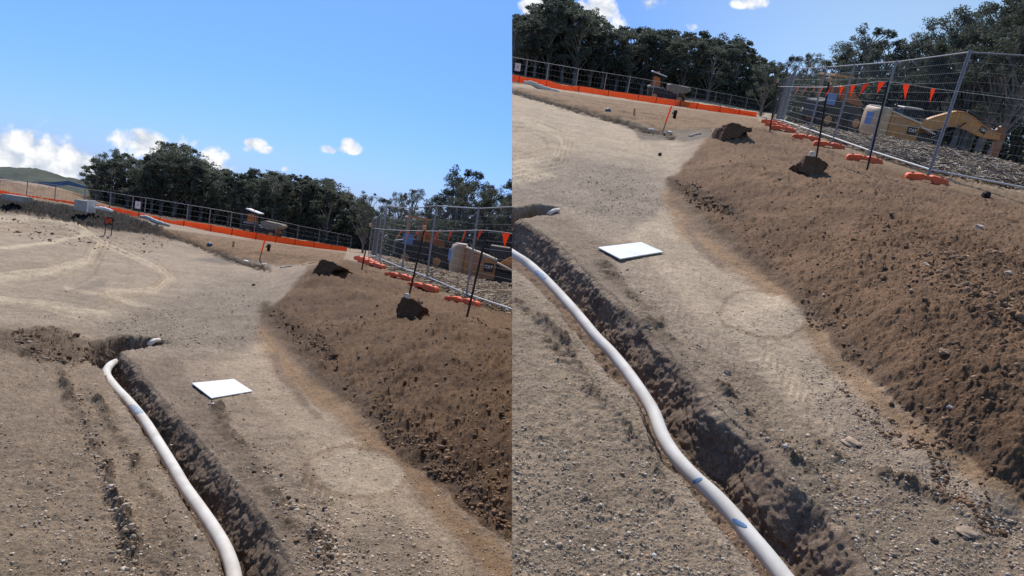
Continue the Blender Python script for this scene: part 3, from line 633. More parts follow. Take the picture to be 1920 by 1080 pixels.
# ------------------------------------------------------------------ loose stones and clods
ICO = None
def ico():
    bm = bmesh.new(); bmesh.ops.create_icosphere(bm, subdivisions=1, radius=1); V = np.array([v.co[:] for v in bm.verts]); Fq = np.array([[v.index for v in f.verts] for f in bm.faces]); bm.free(); return V, Fq
IV, IF = ico()
def scatter(P, name, label, jobs, seed, cat='stones'):
    g = np.random.default_rng(seed); Vs = []; Fs = []; Cs = []; n0 = 0
    for (poly, n, s0, s1, cols, flat) in jobs:
        x0, x1 = min(p[0] for p in poly), max(p[0] for p in poly); y0, y1 = min(p[1] for p in poly), max(p[1] for p in poly)
        x = g.uniform(x0, x1, n * 3); y = g.uniform(y0, y1, n * 3); m = in_poly(x, y, poly)
        # stones come in drifts
        m &= (fbm(x / 55, y / 38, 3, seed) + .25 + g.uniform(-.5, .5, len(x))) > 0
        s = (x < 958) if P is LP else (x > 962); m &= s; x, y = x[m][:n], y[m][:n]; n = len(x)
        if n == 0: continue
        r = (np.stack([x - 960, 540 - y, np.full(n, -FOC)], 1)) @ P.Fn
        h = np.zeros(n)
        for _ in range(4):
            t = (h - CAMH) / r[:, 2]; X = r[:, 0] * t; Y = r[:, 1] * t; Y = np.clip(Y, 1.5, 60); h = P.base(X, Y)
        z, _ = full(P, X, Y)
        sz = .72 * s0 * (s1 / s0) ** (g.random(n) ** 3.8)
        J = IV[None] * (1 + g.uniform(-.38, .38, (n, len(IV), 1)))
        sc = np.stack([g.uniform(.75, 1.4, n), g.uniform(.6, 1.1, n), g.uniform(.35, .8, n) * flat], 1) * sz[:, None]
        J = J * sc[:, None]; th = g.uniform(0, 6.28, n); ph = g.uniform(-.5, .5, n)
        y2 = J[:, :, 1] * np.cos(ph)[:, None] - J[:, :, 2] * np.sin(ph)[:, None]; z2 = J[:, :, 1] * np.sin(ph)[:, None] + J[:, :, 2] * np.cos(ph)[:, None]
        x3 = J[:, :, 0] * np.cos(th)[:, None] - y2 * np.sin(th)[:, None]; y3 = J[:, :, 0] * np.sin(th)[:, None] + y2 * np.cos(th)[:, None]
        Vv = np.stack([x3 + X[:, None], y3 + Y[:, None], z2 + z[:, None] + sz[:, None] * .18], 2).reshape(-1, 3)
        Fs.append((IF[None] + (np.arange(n) * len(IV))[:, None, None]).reshape(-1, 3) + n0); n0 += len(Vv); Vs.append(Vv)
        ci = g.integers(0, len(cols), n); cc = np.array([C(*c) for c in cols])[ci] * g.uniform(.75, 1.25, (n, 1)); Cs.append(np.repeat(cc, len(IV), 0))
    me = np_mesh(name, np.concatenate(Vs), np.concatenate(Fs), np.concatenate(Cs)); me.materials.append(M_STONE)
    o = link(bpy.data.objects.new(name, me)); o.matrix_world = P.M; o['kind'] = 'stuff'; o['label'] = label; o['category'] = cat; SIDEOF[o.name] = 1 if P is LP else -1; return o
GREY = [(184, 166, 146), (160, 144, 126), (196, 176, 154), (140, 120, 102), (176, 150, 124), (212, 196, 176)]
WARM = [(150, 120, 94), (132, 104, 80), (164, 136, 108), (118, 92, 70)]
PALE = [(214, 206, 194), (196, 184, 168)]
DARK = [(120, 95, 74), (98, 76, 58), (138, 110, 86)]
LALL = [(0, 600), (480, 520), (620, 760), (958, 1010), (958, 1120), (0, 1120)]
scatter(LP, 'loose_stones', 'small grey and brown stones scattered over the packed dirt, left picture', [
    (LALL, 11000, .004, .015, GREY, 1), ([(0, 430), (480, 500), (700, 1100), (0, 1100)], 2200, .005, .02, GREY + DARK, 1),
    ([(190, 615), (330, 560), (480, 520), (500, 640), (320, 655)], 1800, .008, .026, GREY, 1),
    ([(560, 900), (760, 960), (900, 1100), (600, 1100)], 1500, .005, .022, GREY, 1), (LALL, 260, .006, .017, PALE, 1),
    ([(380, 740), (415, 760), (620, 1000), (660, 1080), (590, 1080)], 1600, .006, .030, GREY + DARK, 1),
    ([(115, 690), (140, 690), (215, 880), (280, 1080), (235, 1080), (165, 850)], 1500, .006, .030, GREY + DARK, 1), ([(150, 735), (175, 735), (275, 890), (300, 950), (255, 890)], 500, .006, .026, GREY + DARK, 1)], 3)
scatter(LP, 'soil_clods', 'loose brown soil clods on the dirt mound, left picture', [
    ([(500, 590), (640, 500), (958, 620), (958, 1010), (700, 800)], 3400, .008, .034, WARM + DARK, 1.2),
    ([(495, 580), (600, 620), (640, 690), (560, 660)], 420, .015, .06, DARK, 1.3), ([(690, 720), (958, 760), (958, 1000), (740, 850)], 900, .008, .04, DARK + WARM, 1.2),
    ([(10, 625), (120, 615), (170, 650), (160, 690), (60, 675)], 380, .012, .06, DARK + [(140, 122, 105)], 1.1),
    ([(0, 372), (240, 410), (340, 452), (190, 434), (0, 392)], 500, .03, .10, DARK, 1.2)], 4, 'clods')
RALL = [(962, 320), (1250, 380), (1500, 600), (1919, 960), (1919, 1120), (962, 1120)]
scatter(RP, 'loose_stones', 'small grey and brown stones scattered over the packed dirt, right picture', [
    (RALL, 15000, .003, .014, GREY, 1), ([(962, 330), (1200, 300), (1260, 400), (1100, 410)], 1500, .008, .024, GREY, 1),
    ([(1500, 780), (1919, 950), (1919, 1120), (1600, 1120)], 3000, .004, .020, GREY, 1), (RALL, 380, .004, .012, PALE, 1),
    ([(1130, 480), (1170, 500), (1300, 640), (1480, 800), (1650, 960), (1600, 980), (1400, 790), (1200, 600)], 2400, .005, .026, GREY + DARK, 1),
    ([(1480, 650), (1560, 700), (1700, 860), (1560, 830)], 900, .005, .018, GREY, 1),
    ([(962, 800), (1200, 850), (1400, 1120), (962, 1120)], 1500, .004, .018, GREY + [(176, 158, 138)], 1)], 5)
scatter(RP, 'soil_clods', 'loose brown soil clods on the dirt mound, right picture', [
    ([(1270, 330), (1400, 250), (1700, 350), (1919, 430), (1919, 930), (1500, 560)], 5200, .007, .032, WARM + DARK, 1.2),
    ([(1255, 335), (1330, 350), (1390, 400), (1300, 390)], 420, .015, .06, DARK, 1.3), ([(1640, 400), (1919, 480), (1919, 620), (1700, 520)], 750, .01, .055, DARK + WARM, 1.3),
   ], 6, 'clods')
def sticks(P, label, polys, seed):
    g = np.random.default_rng(seed); Vs = []; Fs = []; Cs = []; n0 = 0; T = np.array([[1, 0], [-.5, .87], [-.5, -.87]])
    for poly, n in polys:
        x0, x1 = min(p[0] for p in poly), max(p[0] for p in poly); y0, y1 = min(p[1] for p in poly), max(p[1] for p in poly)
        x = g.uniform(x0, x1, n * 3); y = g.uniform(y0, y1, n * 3); m = in_poly(x, y, poly); x, y = x[m][:n], y[m][:n]
        for xx, yy in zip(x, y):
            p = P.ground(xx, yy); L_ = g.uniform(.08, .45); th = g.uniform(0, 3.14); up = g.uniform(-.1, .35); r = g.uniform(.005, .016)
            d = np.array([math.cos(th), math.sin(th), up]); d /= np.linalg.norm(d); u = np.cross(d, [0, 0, 1.]); u /= np.linalg.norm(u); w = np.cross(d, u)
            c = p + [0, 0, g.uniform(.0, .12)]
            V = np.array([c + d * e * L_ / 2 + (u * a + w * b) * r for e in (-1, 1) for a, b in T]); Vs.append(V)
            Fs.append(np.array([[0, 1, 4], [0, 4, 3], [1, 2, 5], [1, 5, 4], [2, 0, 3], [2, 3, 5]]) + n0); n0 += 6
            Cs.append(np.repeat((np.array([C(176, 160, 140), C(130, 112, 94), C(96, 80, 66), C(200, 186, 166)])[g.integers(0, 4)])[None], 6, 0))
    me = np_mesh('mulch', np.concatenate(Vs), np.concatenate(Fs), np.concatenate(Cs)); me.materials.append(M_BRUSH)
    o = link(bpy.data.objects.new('mulch', me)); o.matrix_world = P.M; o['kind'] = 'stuff'; o['label'] = label; o['category'] = 'mulch'; SIDEOF[o.name] = 1 if P is LP else -1
sticks(LP, 'grey heap of broken sticks behind the wire fence, left picture', [([(690, 478), (958, 540), (958, 592), (860, 560), (700, 496)], 2600)], 8)
sticks(RP, 'grey heap of broken sticks behind the wire fence, right picture', [([(1450, 222), (1600, 250), (1730, 268), (1800, 283), (1919, 318), (1919, 358), (1745, 326), (1600, 280), (1460, 238)], 4200)], 9)
# ------------------------------------------------------------------ small helpers for placing things
def vz(P, X, Y, ytop):
    lo, hi = -8.0, 40.0
    for _ in range(50):
        m = (lo + hi) / 2; _, py = P.proj(np.array([[X, Y, m]]))
        if py[0] > ytop: lo = m
        else: hi = m
    return lo
def yaw_to(a, b): return math.atan2(b[1] - a[1], b[0] - a[0])
WH = {id(LP): 'left', id(RP): 'right'}
def half(P): return '%s picture' % WH[id(P)]

# ------------------------------------------------------------------ drainage pipe in the trench
def catmull(pts, k=6):
    out = []
    for i in range(len(pts) - 1):
        p0 = pts[max(i - 1, 0)]; p1 = pts[i]; p2 = pts[i + 1]; p3 = pts[min(i + 2, len(pts) - 1)]
        for j in range(k):
            t = j / k; out.append(.5 * ((2 * p1) + (-p0 + p2) * t + (2 * p0 - 5 * p1 + 4 * p2 - p3) * t * t + (-p0 + 3 * p1 - 3 * p2 + p3) * t ** 3))
    out.append(pts[-1]); return out
def pipe(P, pix, r, hs, label, marks):
    pts = catmull([P.at(x, y, h) for (x, y), h in zip(pix, hs)], 8); o = thing(P, 'drainage_pipe', label, 'pipe', pts[-1]); b = np.array(pts[-1])
    mb = MB().tube([p - b for p in pts], r, 20); part(o, 'pipe_body', mb, M_PIPE, True)
    for (x, y, ang, ln, wd, lab) in marks:      # sprayed marks: thin curved patches wrapped on the pipe
        c = P.at(x, y, -.08); i = min(range(len(pts)), key=lambda k: np.linalg.norm(pts[k][:2] - c[:2])); i = max(1, min(i, len(pts) - 2))
        t = pts[i + 1] - pts[i - 1]; t /= np.linalg.norm(t); u = np.cross(t, [0, 0, 1.]); u /= np.linalg.norm(u); w = np.cross(u, t)
        V = []; F = []; nu, nv = 14, 6
        view = np.array([0, 0, CAMH]) - pts[i]; th0 = math.atan2(view @ w, view @ u)
        for a in range(nu + 1):
            s = (a / nu - .5) * ln; e = max(.05, 1 - abs(2 * a / nu - 1) ** 5) ** .5
            for q in range(nv + 1):
                v_ = (q / nv - .5) * wd * e * (1 + .15 * math.sin(a * 2.1)); along = s * math.cos(ang) - v_ * math.sin(ang); arc = s * math.sin(ang) + v_ * math.cos(ang)
                th = th0 + arc / r
                # follow the pipe's own centreline
                f = along / np.linalg.norm(pts[i + 1] - pts[i]); j = int(math.floor(i + f)); j = max(0, min(j, len(pts) - 2)); fr = i + f - j; cc = pts[j] * (1 - fr) + pts[j + 1] * fr
                V.append(cc - b + (u * math.cos(th) + w * math.sin(th)) * (r + .0022))
        for a in range(nu):
            for q in range(nv): k = a * (nv + 1) + q; F.append((k, k + 1, k + nv + 2, k + nv + 1))
        m2 = MB().add(V, F); part(o, 'paint_mark', m2, M_BLUE if lab != 'smear' else mat('faded_blue_smear', (.33, .38, .44), .7, 0, .3, 40), True)
    return o
lpx = [(275, 664), (255, 668), (238, 673), (216, 680), (204, 688), (200, 703), (216, 726), (244, 756), (272, 791), (297, 831), (322, 872), (346, 913), (375, 954), (402, 994), (423, 1031), (437, 1072), (446, 1130), (470, 1250)]
lh = [-.26, -.24, -.18, -.13, -.10] + [-.09] * 13
pipe(LP, lpx, .044, lh, 'long white drainage pipe curving along the trench left picture', [(262, 772, .15, .34, .06, 'smear')])
rpx = [(860, 420), (905, 442), (935, 458), (962, 476), (990, 494), (1023, 524), (1057, 560), (1090, 598), (1117, 631), (1147, 662), (1177, 699), (1204, 738), (1226, 775), (1241, 815), (1263, 852), (1298, 892), (1340, 930), (1375, 967), (1412, 1012), (1444, 1050), (1490, 1110), (1580, 1230)]
pipe(RP, rpx, .044, [-.08] * len(rpx), 'long white pipe with two blue spray marks lying in the trench in the right picture', [(1020, 521, .1, .26, .05, 'smear'), (1306, 909, 1.15, .062, .020, 'm'), (1404, 990, .34, .095, .020, 'm')])
# far end of the same pipe where it surfaces beside the crossing trench, right frame
def short_pipe(P, a, b, r, label):
    A = P.at(*a, .0); B = P.at(*b, .0); mb = MB().tube([(0, 0, r * .3), (B - A) / 2 + [0, 0, r * 1.2], B - A + [0, 0, r * .8]], r, 12)
    return solo(P, 'pipe_end', mb, M_PIPE, label, 'pipe', A, smooth=True)
short_pipe(RP, (1028, 402), (1047, 396), .025, 'short white pipe end poking from the far trench edge in the right picture')
short_pipe(LP, (280, 646), (298, 641), .03, 'short white pipe end poking from the far trench edge in the left picture')

# ------------------------------------------------------------------ white boards on the ground
def board(P, cs, label):
    q = [P.ground(x, y) + [0, 0, .03] for x, y in cs]; c = sum(q) / 4; n = 4
    mb = MB().add([p - c for p in q] + [p - c - [0, 0, .012] for p in q], [(0, 1, 2, 3), (7, 6, 5, 4), (0, 4, 5, 1), (1, 5, 6, 2), (2, 6, 7, 3), (3, 7, 4, 0)])
    solo(P, 'white_board', mb, M_WHITE, label, 'board', c, bevel=.002)
board(LP, [(359, 724), (438, 716), (473, 739), (396, 752)], 'square white board lying flat beside the trench in the left picture')
board(RP, [(1120, 469), (1201, 459), (1243, 477), (1162, 491)], 'square white board lying flat beside the trench in the right picture')

# ------------------------------------------------------------------ temporary fence panels, rubber feet
def fence_panel(P, A, B, hA, hB, label, group, pitch=.075, rows=.2, r=.002, pr=.019, rail=True, sign=False, zA=None):
    A = np.array(A); B = np.array(B); o = thing(P, 'wire_fence', label, 'fence', A, yaw_to(A, B), group)
    L_ = float(np.linalg.norm((B - A)[:2])); dz = B[2] - A[2]; lean = .0
    f = MB(); f.tube([(0.02, 0, -.0), (0.02, 0, hA + .05)], pr, 8); f.tube([(L_ - .02, 0, dz), (L_ - .02, 0, dz + hB + .05)], pr, 8)
    f.tube([(0.02, 0, hA), (L_ - .02, 0, dz + hB)], pr * .85, 8)
    part(o, 'frame', f, M_GALV)
    w = MB(); n = max(2, int(L_ / pitch))
    for k in range(1, n):
        t = k / n; z0 = dz * t; w.tube([(L_ * t, .004, z0 + .14), (L_ * t, .004, z0 + hA + (hB - hA) * t)], r, 3, False)
    m = max(2, int(hA / rows))
    for k in range(1, m):
        t = k / m; w.tube([(0.02, -.004, .14 + (hA - .14) * t), (L_ - .02, -.004, dz + .14 + (hB - .14) * t)], r * 1.1, 3, False)
    part(o, 'wire_mesh', w, M_WIRE)
    if rail:
        b = MB().tube([(0.02, 0, .13), (L_ - .02, 0, dz + .13)], pr * 1.05, 8); part(o, 'bottom_rail', b, M_RAIL, label='pale bottom rail')
    return o
def foot_mesh():
    prof = [(-.40, 0), (-.40, .09), (-.36, .125), (-.24, .14), (-.10, .155), (-.05, .135), (.05, .135), (.10, .155), (.24, .14), (.36, .125), (.40, .09), (.40, 0), (.12, 0), (.09, .055), (-.09, .055), (-.12, 0)]
    me = MB().prism(prof, -.12, .12).mesh('foot_body')
    bm = bmesh.new(); bm.from_mesh(me); bmesh.ops.bevel(bm, geom=[e for e in bm.edges if e.calc_face_angle(0) > .6], offset=.012, segments=2, affect='EDGES', clamp_overlap=True); bm.to_mesh(me); bm.free()
    me.materials.append(M_ORANGE); return me
FOOT = foot_mesh(); FSOCK = MB().lathe([(.026, -.01), (.030, .012), (.03, .02), (.018, .02)], n=10).mesh('socket'); FSOCK.materials.append(M_BLACK)
def foot(P, x, y, rz, label, group):
    p = P.ground(x, y); o = thing(P, 'fence_block', label, 'fence block', p, rz, group, scale=(1, 1, 1))
    part(o, 'foot_body', FOOT, None)
    for sx in (-.28, -.0, .28):
        s = part(o, 'socket', FSOCK, None); s.location = (sx, 0, .135)
    return o
def fence_run(P, posts, names, group):
    pts = []
    for x, y, yt in posts:
        p = P.ground(x, y); pts.append((p, vz(P, p[0], p[1], yt) - p[2]))
    for i in range(len(pts) - 1):
        (A, hA), (B, hB) = pts[i], pts[i + 1]
        near = A[1] < 22
        fence_panel(P, A, B, hA, hB, names[i], group, .075 if near else .12, .19, .0025 if near else .0032)
    return pts
LG = 'temporary wire fence panels in the left picture'; RG = 'temporary wire fence panels in the right picture'
lposts = [(690, 482, 412), (697, 484, 408), (704, 487, 402), (711, 492, 386), (753, 510, 391), (799, 527, 386), (873, 561, 391), (985, 600, 385)]
fence_run(LP, lposts, ['farthest panel of the dense wire fence by the orange feet, ' + half(LP), 'second farthest wire fence panel seen nearly edge on, ' + half(LP), 'third farthest wire fence panel seen nearly edge on, ' + half(LP),
    'narrow wire fence panel where the near fence turns towards the camera, ' + half(LP), 'wire fence panel in front of the far orange machine, ' + half(LP),
    'wire fence panel with orange flags in front of the excavator tail, ' + half(LP), 'nearest and tallest wire fence panel, cut by the middle of the picture'], LG)
rposts = [(1449, 224, 150), (1454, 226, 147), (1460, 229, 142), (1467, 233, 129), (1516, 251, 126), (1561, 267, 122), (1627, 292, 116), (1740, 329, 98), (1960, 372, 113)]
fence_run(RP, rposts, ['farthest panel of the dense wire fence by the orange feet, ' + half(RP), 'second farthest wire fence panel seen nearly edge on, ' + half(RP), 'third farthest wire fence panel seen nearly edge on, ' + half(RP),
    'narrow wire fence panel where the near fence turns towards the camera, ' + half(RP), 'wire fence panel in front of the far orange machine, ' + half(RP),
    'wire fence panel in front of the excavator tail, ' + half(RP), 'tall wire fence panel in front of the excavator body and boom, ' + half(RP), 'nearest wire fence panel reaching the right edge of the picture'], RG)
FG = 'orange plastic feet of the wire fence'
for (x, y, a, d) in [(866, 571, -.35, 'nearest orange fence foot, by the black picket'), (792, 543, -.35, 'second nearest orange fence foot, between two black pickets'), (747, 523, -.35, 'third nearest orange fence foot'),
                     (700, 501, -.5, 'fourth nearest orange fence foot, lowest of the far cluster'), (690, 495, -.6, 'orange fence foot in the middle of the far cluster'), (681, 490, -.7, 'farthest orange fence foot at the left of the cluster')]:
    foot(LP, x, y, a, d + ', ' + half(LP), FG)
for (x, y, a, d) in [(1735, 341, -.3, 'nearest and largest orange fence foot'), (1619, 304, -.3, 'second nearest orange fence foot, left of a black picket'), (1553, 277, -.3, 'third nearest orange fence foot'), (1511, 263, -.3, 'fourth nearest orange fence foot'),
                     (1467, 246, -.5, 'fifth nearest orange fence foot, lowest of the far cluster'), (1458, 240, -.6, 'orange fence foot in the middle of the far cluster'), (1449, 234, -.7, 'farthest orange fence foot at the left of the cluster')]:
    foot(RP, x, y, a, d + ', ' + half(RP), FG)

# ------------------------------------------------------------------ black pickets, flag line
def picket(P, x, y, xt, yt, cap, label):
    p = P.ground(x, y); zt = vz(P, p[0], p[1], yt); h = zt - p[2]
    q = P.atD(xt, yt, p[1]); o = thing(P, 'star_picket', label, 'picket', p, 0, 'black steel pickets along the wire fence')
    t = Vector((q[0] - p[0], 0, h)); up = t.normalized(); m = MB()
    for k in range(3):
        a = k * 2.094 + .4; d = Vector((math.cos(a), math.sin(a), 0)) * .020; n_ = Vector((-math.sin(a), math.cos(a), 0)) * .0045
        V = [-n_, n_, n_ + d, -n_ + d]; V = V + [v + t for v in V]
        m.add(V, [(0, 3, 2, 1), (4, 5, 6, 7), (0, 1, 5, 4), (1, 2, 6, 5), (2, 3, 7, 6), (3, 0, 4, 7)])
    part(o, 'post', m, M_BLACK)
    if cap: c = MB().lathe([(.03, 0), (.033, .02), (.033, .09), (.02, .105)], t - up * .07, 10); part(o, 'safety_cap', c, M_CAP)
    return p + np.array(t)
pk = [picket(LP, 678, 507, 695, 420, True, 'farthest black picket with pale cap, beside the dense fence end, ' + half(LP)), picket(LP, 765, 562, 797, 424, True, 'middle black picket with pale orange cap, by the white post, ' + half(LP)),
      picket(LP, 875, 596, 913, 432, False, 'nearest black picket without cap, leaning right, ' + half(LP))]
rk = [picket(RP, 1443, 249, 1458, 152, True, 'farthest black picket with pale cap, beside the dense fence end, ' + half(RP)), picket(RP, 1530, 300, 1555, 150, True, 'middle black picket with pale orange cap, above the white post, ' + half(RP)),
      picket(RP, 1625, 321, 1666, 153, False, 'nearest black picket without cap, leaning right, ' + half(RP))]
def flag_line(P, pix, flags, label, D):
    pts = [P.atD(x, y, d) for x, y, d in pix]; b = pts[0]; o = thing(P, 'flag_line', label, 'bunting', b)
    pp = catmull(pts, 5); part(o, 'string', MB().tube([p - b for p in pp], .006, 5), M_RAIL)
    xs = [P.proj(np.array([p]))[0][0] for p in pp]
    for (x, wd, ht, skew) in flags:
        k = min(range(len(xs) - 1), key=lambda i: abs((xs[i] + xs[i + 1]) / 2 - x)); f = (x - xs[k]) / (xs[k + 1] - xs[k] + 1e-6); p = pp[k] * (1 - f) + pp[k + 1] * f; t = pp[k + 1] - pp[k]; t /= np.linalg.norm(t)
        s = p[1] / FOC; p = p - b; w2 = wd * s * .58; h = ht * s * 1.12; nrm = Vector(np.cross(t, [0, 0, 1.])).normalized(); V = []
        for j, (a, zz, bend) in enumerate([(-w2, 0, 0), (w2, 0, 0), (w2 * .5 + skew * s * .5, -h * .5, .02), (skew * s, -h, .05), (-w2 * .5 + skew * s * .5, -h * .5, .02)]): V.append(Vector(p) + Vector(t) * a + Vector((0, 0, zz)) + nrm * bend)
        V2 = [v + nrm * .003 for v in V]; n = 5
        m = MB().add(V + V2, [(0, 1, 2, 3, 4), (9, 8, 7, 6, 5)] + [(i, (i + 1) % n, (i + 1) % n + n, i + n) for i in range(n)])
        part(o, 'flag', m, M_FLAG)
    return o
dL = [k[1] for k in pk]; dR = [k[1] for k in rk]
flag_line(LP, [(700, 428, dL[0]), (735, 431, dL[0] * .9), (797, 433, dL[1]), (855, 433, (dL[1] + dL[2]) / 2), (912, 432, dL[2]), (990, 442, dL[2] * 1.0)],
    [(752, 7, 13, 0), (768, 7, 13, 0), (783, 7, 12, -1), (799, 7, 12, -2), (821, 8, 17, 0), (846, 8, 18, 1), (873, 9, 21, 2), (902, 10, 19, -2), (949, 13, 25, 0)], 'string of orange triangular flags tied between black pickets, ' + half(LP), 0)
flag_line(RP, [(1459, 162, dR[0]), (1500, 163, dR[0] * .9), (1555, 163, dR[1]), (1610, 158, (dR[1] + dR[2]) / 2), (1664, 153, dR[2]), (1745, 165, dR[2] * 1.02), (1800, 172, dR[2] * 1.05), (1990, 196, dR[2] * 1.1)],
    [(1497, 7, 13, 0), (1512, 7, 14, -2), (1528, 6, 10, 0), (1543, 7, 14, -3), (1558, 7, 17, -3), (1579, 8, 17, -3), (1600, 8, 19, -1), (1625, 9, 20, -5), (1654, 10, 19, -4), (1699, 13, 24, 4), (1750, 11, 22, -3)], 'string of orange triangular flags tied between black pickets, ' + half(RP), 0)

# ------------------------------------------------------------------ cut mound faces and the white post
def cut_block(P, face, D0, back, label, m=M_SOIL):
    p = P.ground(*D0); q = [P.atD(x, y, p[1]) for x, y in face]; c = sum(q) / len(q); n = len(q); V = [Vector(k - c) for k in q]
    sh = np.random.default_rng(int(D0[0])); k = 5; rows = [V]
    for j in range(1, k):
        f = j / (k - 1); rows.append([Vector((v.x * (1 + .25 * f) , v.y + back * 1.5 * f, v.z - (.02 + .42 * f) * f)) for v in V])
    m_ = MB(); m_.add([v for r_ in rows for v in r_], [tuple(range(n))] + [(j * n + i, j * n + (i + 1) % n, (j + 1) * n + (i + 1) % n, (j + 1) * n + i) for j in range(k - 1) for i in range(n)] + [tuple(range((k - 1) * n, k * n))])
    me = m_.mesh('earth_lump'); bm = bmesh.new(); bm.from_mesh(me); bmesh.ops.triangulate(bm, faces=bm.faces); bmesh.ops.subdivide_edges(bm, edges=bm.edges, cuts=3, use_grid_fill=True)
    for v in bm.verts:
        s = v.co * 9; v.co += Vector((math.sin(s.x * 1.7 + s.y), math.sin(s.y * 2.1 + s.z), math.sin(s.z * 1.9 + s.x))) * .03 + Vector(sh.uniform(-.016, .016, 3))
    bm.to_mesh(me); bm.free(); a = me.color_attributes.new('col', 'FLOAT_COLOR', 'POINT'); cc = C(108, 86, 67) * (.86 if P is LP else 1.06)  # lump colour carries the same offset for sun angle
    a.data.foreach_set('color', np.tile(np.append(cc, 1), len(me.vertices)).astype(np.float32)); m = M_EARTH
    solo(P, 'earth_lump', me, m, label, 'earth lump', c, smooth=False)
cut_block(RP, [(1349, 262), (1356, 240), (1364, 234), (1385, 232), (1410, 239), (1412, 243), (1395, 250), (1378, 256), (1366, 264)], (1362, 262), .7, 'dark cut face of earth on the far tip of the mound, ' + half(RP))
cut_block(LP, [(583, 516), (592, 496), (600, 490), (620, 491), (643, 499), (640, 504), (620, 508), (604, 516)], (596, 515), .7, 'dark cut face of earth on the far tip of the mound, ' + half(LP))
cut_block(RP, [(1507, 322), (1507, 304), (1518, 296), (1540, 299), (1556, 306), (1548, 318), (1530, 332), (1515, 332)], (1520, 328), .5, 'dark hollow lump of earth under the white post, ' + half(RP))
cut_block(LP, [(746, 585), (748, 570), (760, 562), (780, 566), (792, 574), (784, 588), (768, 600), (752, 600)], (760, 596), .5, 'dark hollow lump of earth under the white post, ' + half(LP))
def white_post(P, x, y, label):
    p = P.ground(x, y + 18); q = P.atD(x, y, p[1] - .03); s = p[1] / FOC
    m = MB().prism([(-4.5 * s, -14 * s), (-4.5 * s, 4 * s), (-3.2 * s, 6 * s), (3.2 * s, 6 * s), (4.5 * s, 4 * s), (4.5 * s, -14 * s)], -.03, .03)
    solo(P, 'survey_post', m, M_RAIL, label, 'post', q, bevel=.006)
white_post(RP, 1522, 290, 'short white post above the dark earth lump, ' + half(RP)); white_post(LP, 763, 556, 'short white post above the dark earth lump, ' + half(LP))

# ------------------------------------------------------------------ orange barrier and far fence
def barrier(P, top, bot, Ds, posts, label):
    n = len(top); B = [P.atD(x, y, d) for (x, y), d in zip(bot, Ds)]; b = B[0]; o = thing(P, 'safety_barrier', label, 'barrier', b)
    T = [np.array([p[0], p[1], vz(P, p[0], p[1], yt)]) for p, (xt, yt) in zip(B, top)]
    def interp(P0, k=5):
        out = []
        for i in range(len(P0) - 1):
            for j in range(k): out.append(P0[i] * (1 - j / k) + P0[i + 1] * j / k)
        return out + [P0[-1]]
    BB, TT = interp(B), interp(T); g = np.random.default_rng(4); V = []; m = len(BB)
    for p, q in zip(BB, TT):
        w = g.uniform(-.05, .05); V += [p - b + [0, w, -.05], (p + q) / 2 - b + [0, w + g.uniform(-.06, .06), 0], q - b + [0, -w, g.uniform(-.03, .03)]]
    V2 = [v + [0, .01, 0] for v in V]; N3 = len(V); F = []
    for i in range(m - 1):
        for j in range(2): a = i * 3 + j; F += [(a, a + 3, a + 4, a + 1), (a + N3, a + 1 + N3, a + 4 + N3, a + 3 + N3)]
    part(o, 'barrier_mesh', MB().add(V + V2, F), M_MESHO, True)
    for x in posts:
        i = min(range(len(BB)), key=lambda k: abs(P.proj(BB[k][None])[0][0] - x)); p, q = BB[i] - b, TT[i] - b
        part(o, 'post', MB().tube([p + [0, -.05, -.1], q + [0, -.05, .06]], .026, 6), M_BLACK)
    return o
barrier(LP, [(-60, 348), (0, 357), (55, 367), (120, 376), (175, 384), (225, 391), (260, 399), (295, 407), (320, 414), (345, 414), (395, 422), (435, 429), (480, 437), (540, 447), (600, 456), (650, 464)],
        [(-60, 358), (0, 368), (55, 377), (120, 387), (175, 394), (225, 402), (260, 409), (295, 416), (320, 421), (345, 422), (395, 433), (435, 440), (480, 448), (540, 457), (600, 465), (650, 470.5)],
        [58, 58, 58, 58, 58, 58, 58, 58, 58, 58, 59, 60, 62, 67, 73, 80], [209, 258, 298, 350, 393, 435, 480, 517, 553, 586, 618], 'long orange mesh barrier running along the far fence, ' + half(LP))
barrier(RP, [(880, 126), (960, 141), (1024, 151), (1056, 161), (1085, 162), (1140, 170), (1196, 178), (1275, 189), (1349, 200), (1385, 206), (1418, 211)],
        [(880, 138), (960, 152), (1024, 162), (1059, 168), (1085, 171), (1140, 179), (1196, 188), (1275, 199), (1349, 209.5), (1385, 214), (1418, 218.5)],
        [58, 58, 58, 58, 59, 61, 64, 70, 76, 79, 82], [972, 1024, 1085, 1137, 1196, 1235, 1275, 1313, 1349, 1384], 'long orange mesh barrier running along the far fence, ' + half(RP))
def far_fence(P, tops, group, lab, sign_at=None):
    pts = []
    for x, y, D in tops:
        t = P.atD(x, y, D); pts.append(np.array([t[0], t[1], t[2] - 1.95]))
    for i in range(len(pts) - 1):
        o = fence_panel(P, pts[i], pts[i + 1], 1.95, 1.95, lab(i, len(pts) - 1), group, .30, .42, .0045, .022, rail=False)
        if sign_at == i:
            L_ = float(np.linalg.norm((pts[i + 1] - pts[i])[:2]))
            s = thing(P, 'fence_sign', 'small white notice hanging on the far wire fence, ' + half(P), 'sign', pts[i] + (pts[i + 1] - pts[i]) * .45 + [0, -.07, 1.25], yaw_to(pts[i], pts[i + 1]))
            part(s, 'panel', MB().box((0, 0, 0), (.46, .02, .62)), M_WHITE); part(s, 'emblem', MB().box((0, -.014, .03), (.16, .008, .2)), mat('faded_red_print', (.55, .38, .32), .6))
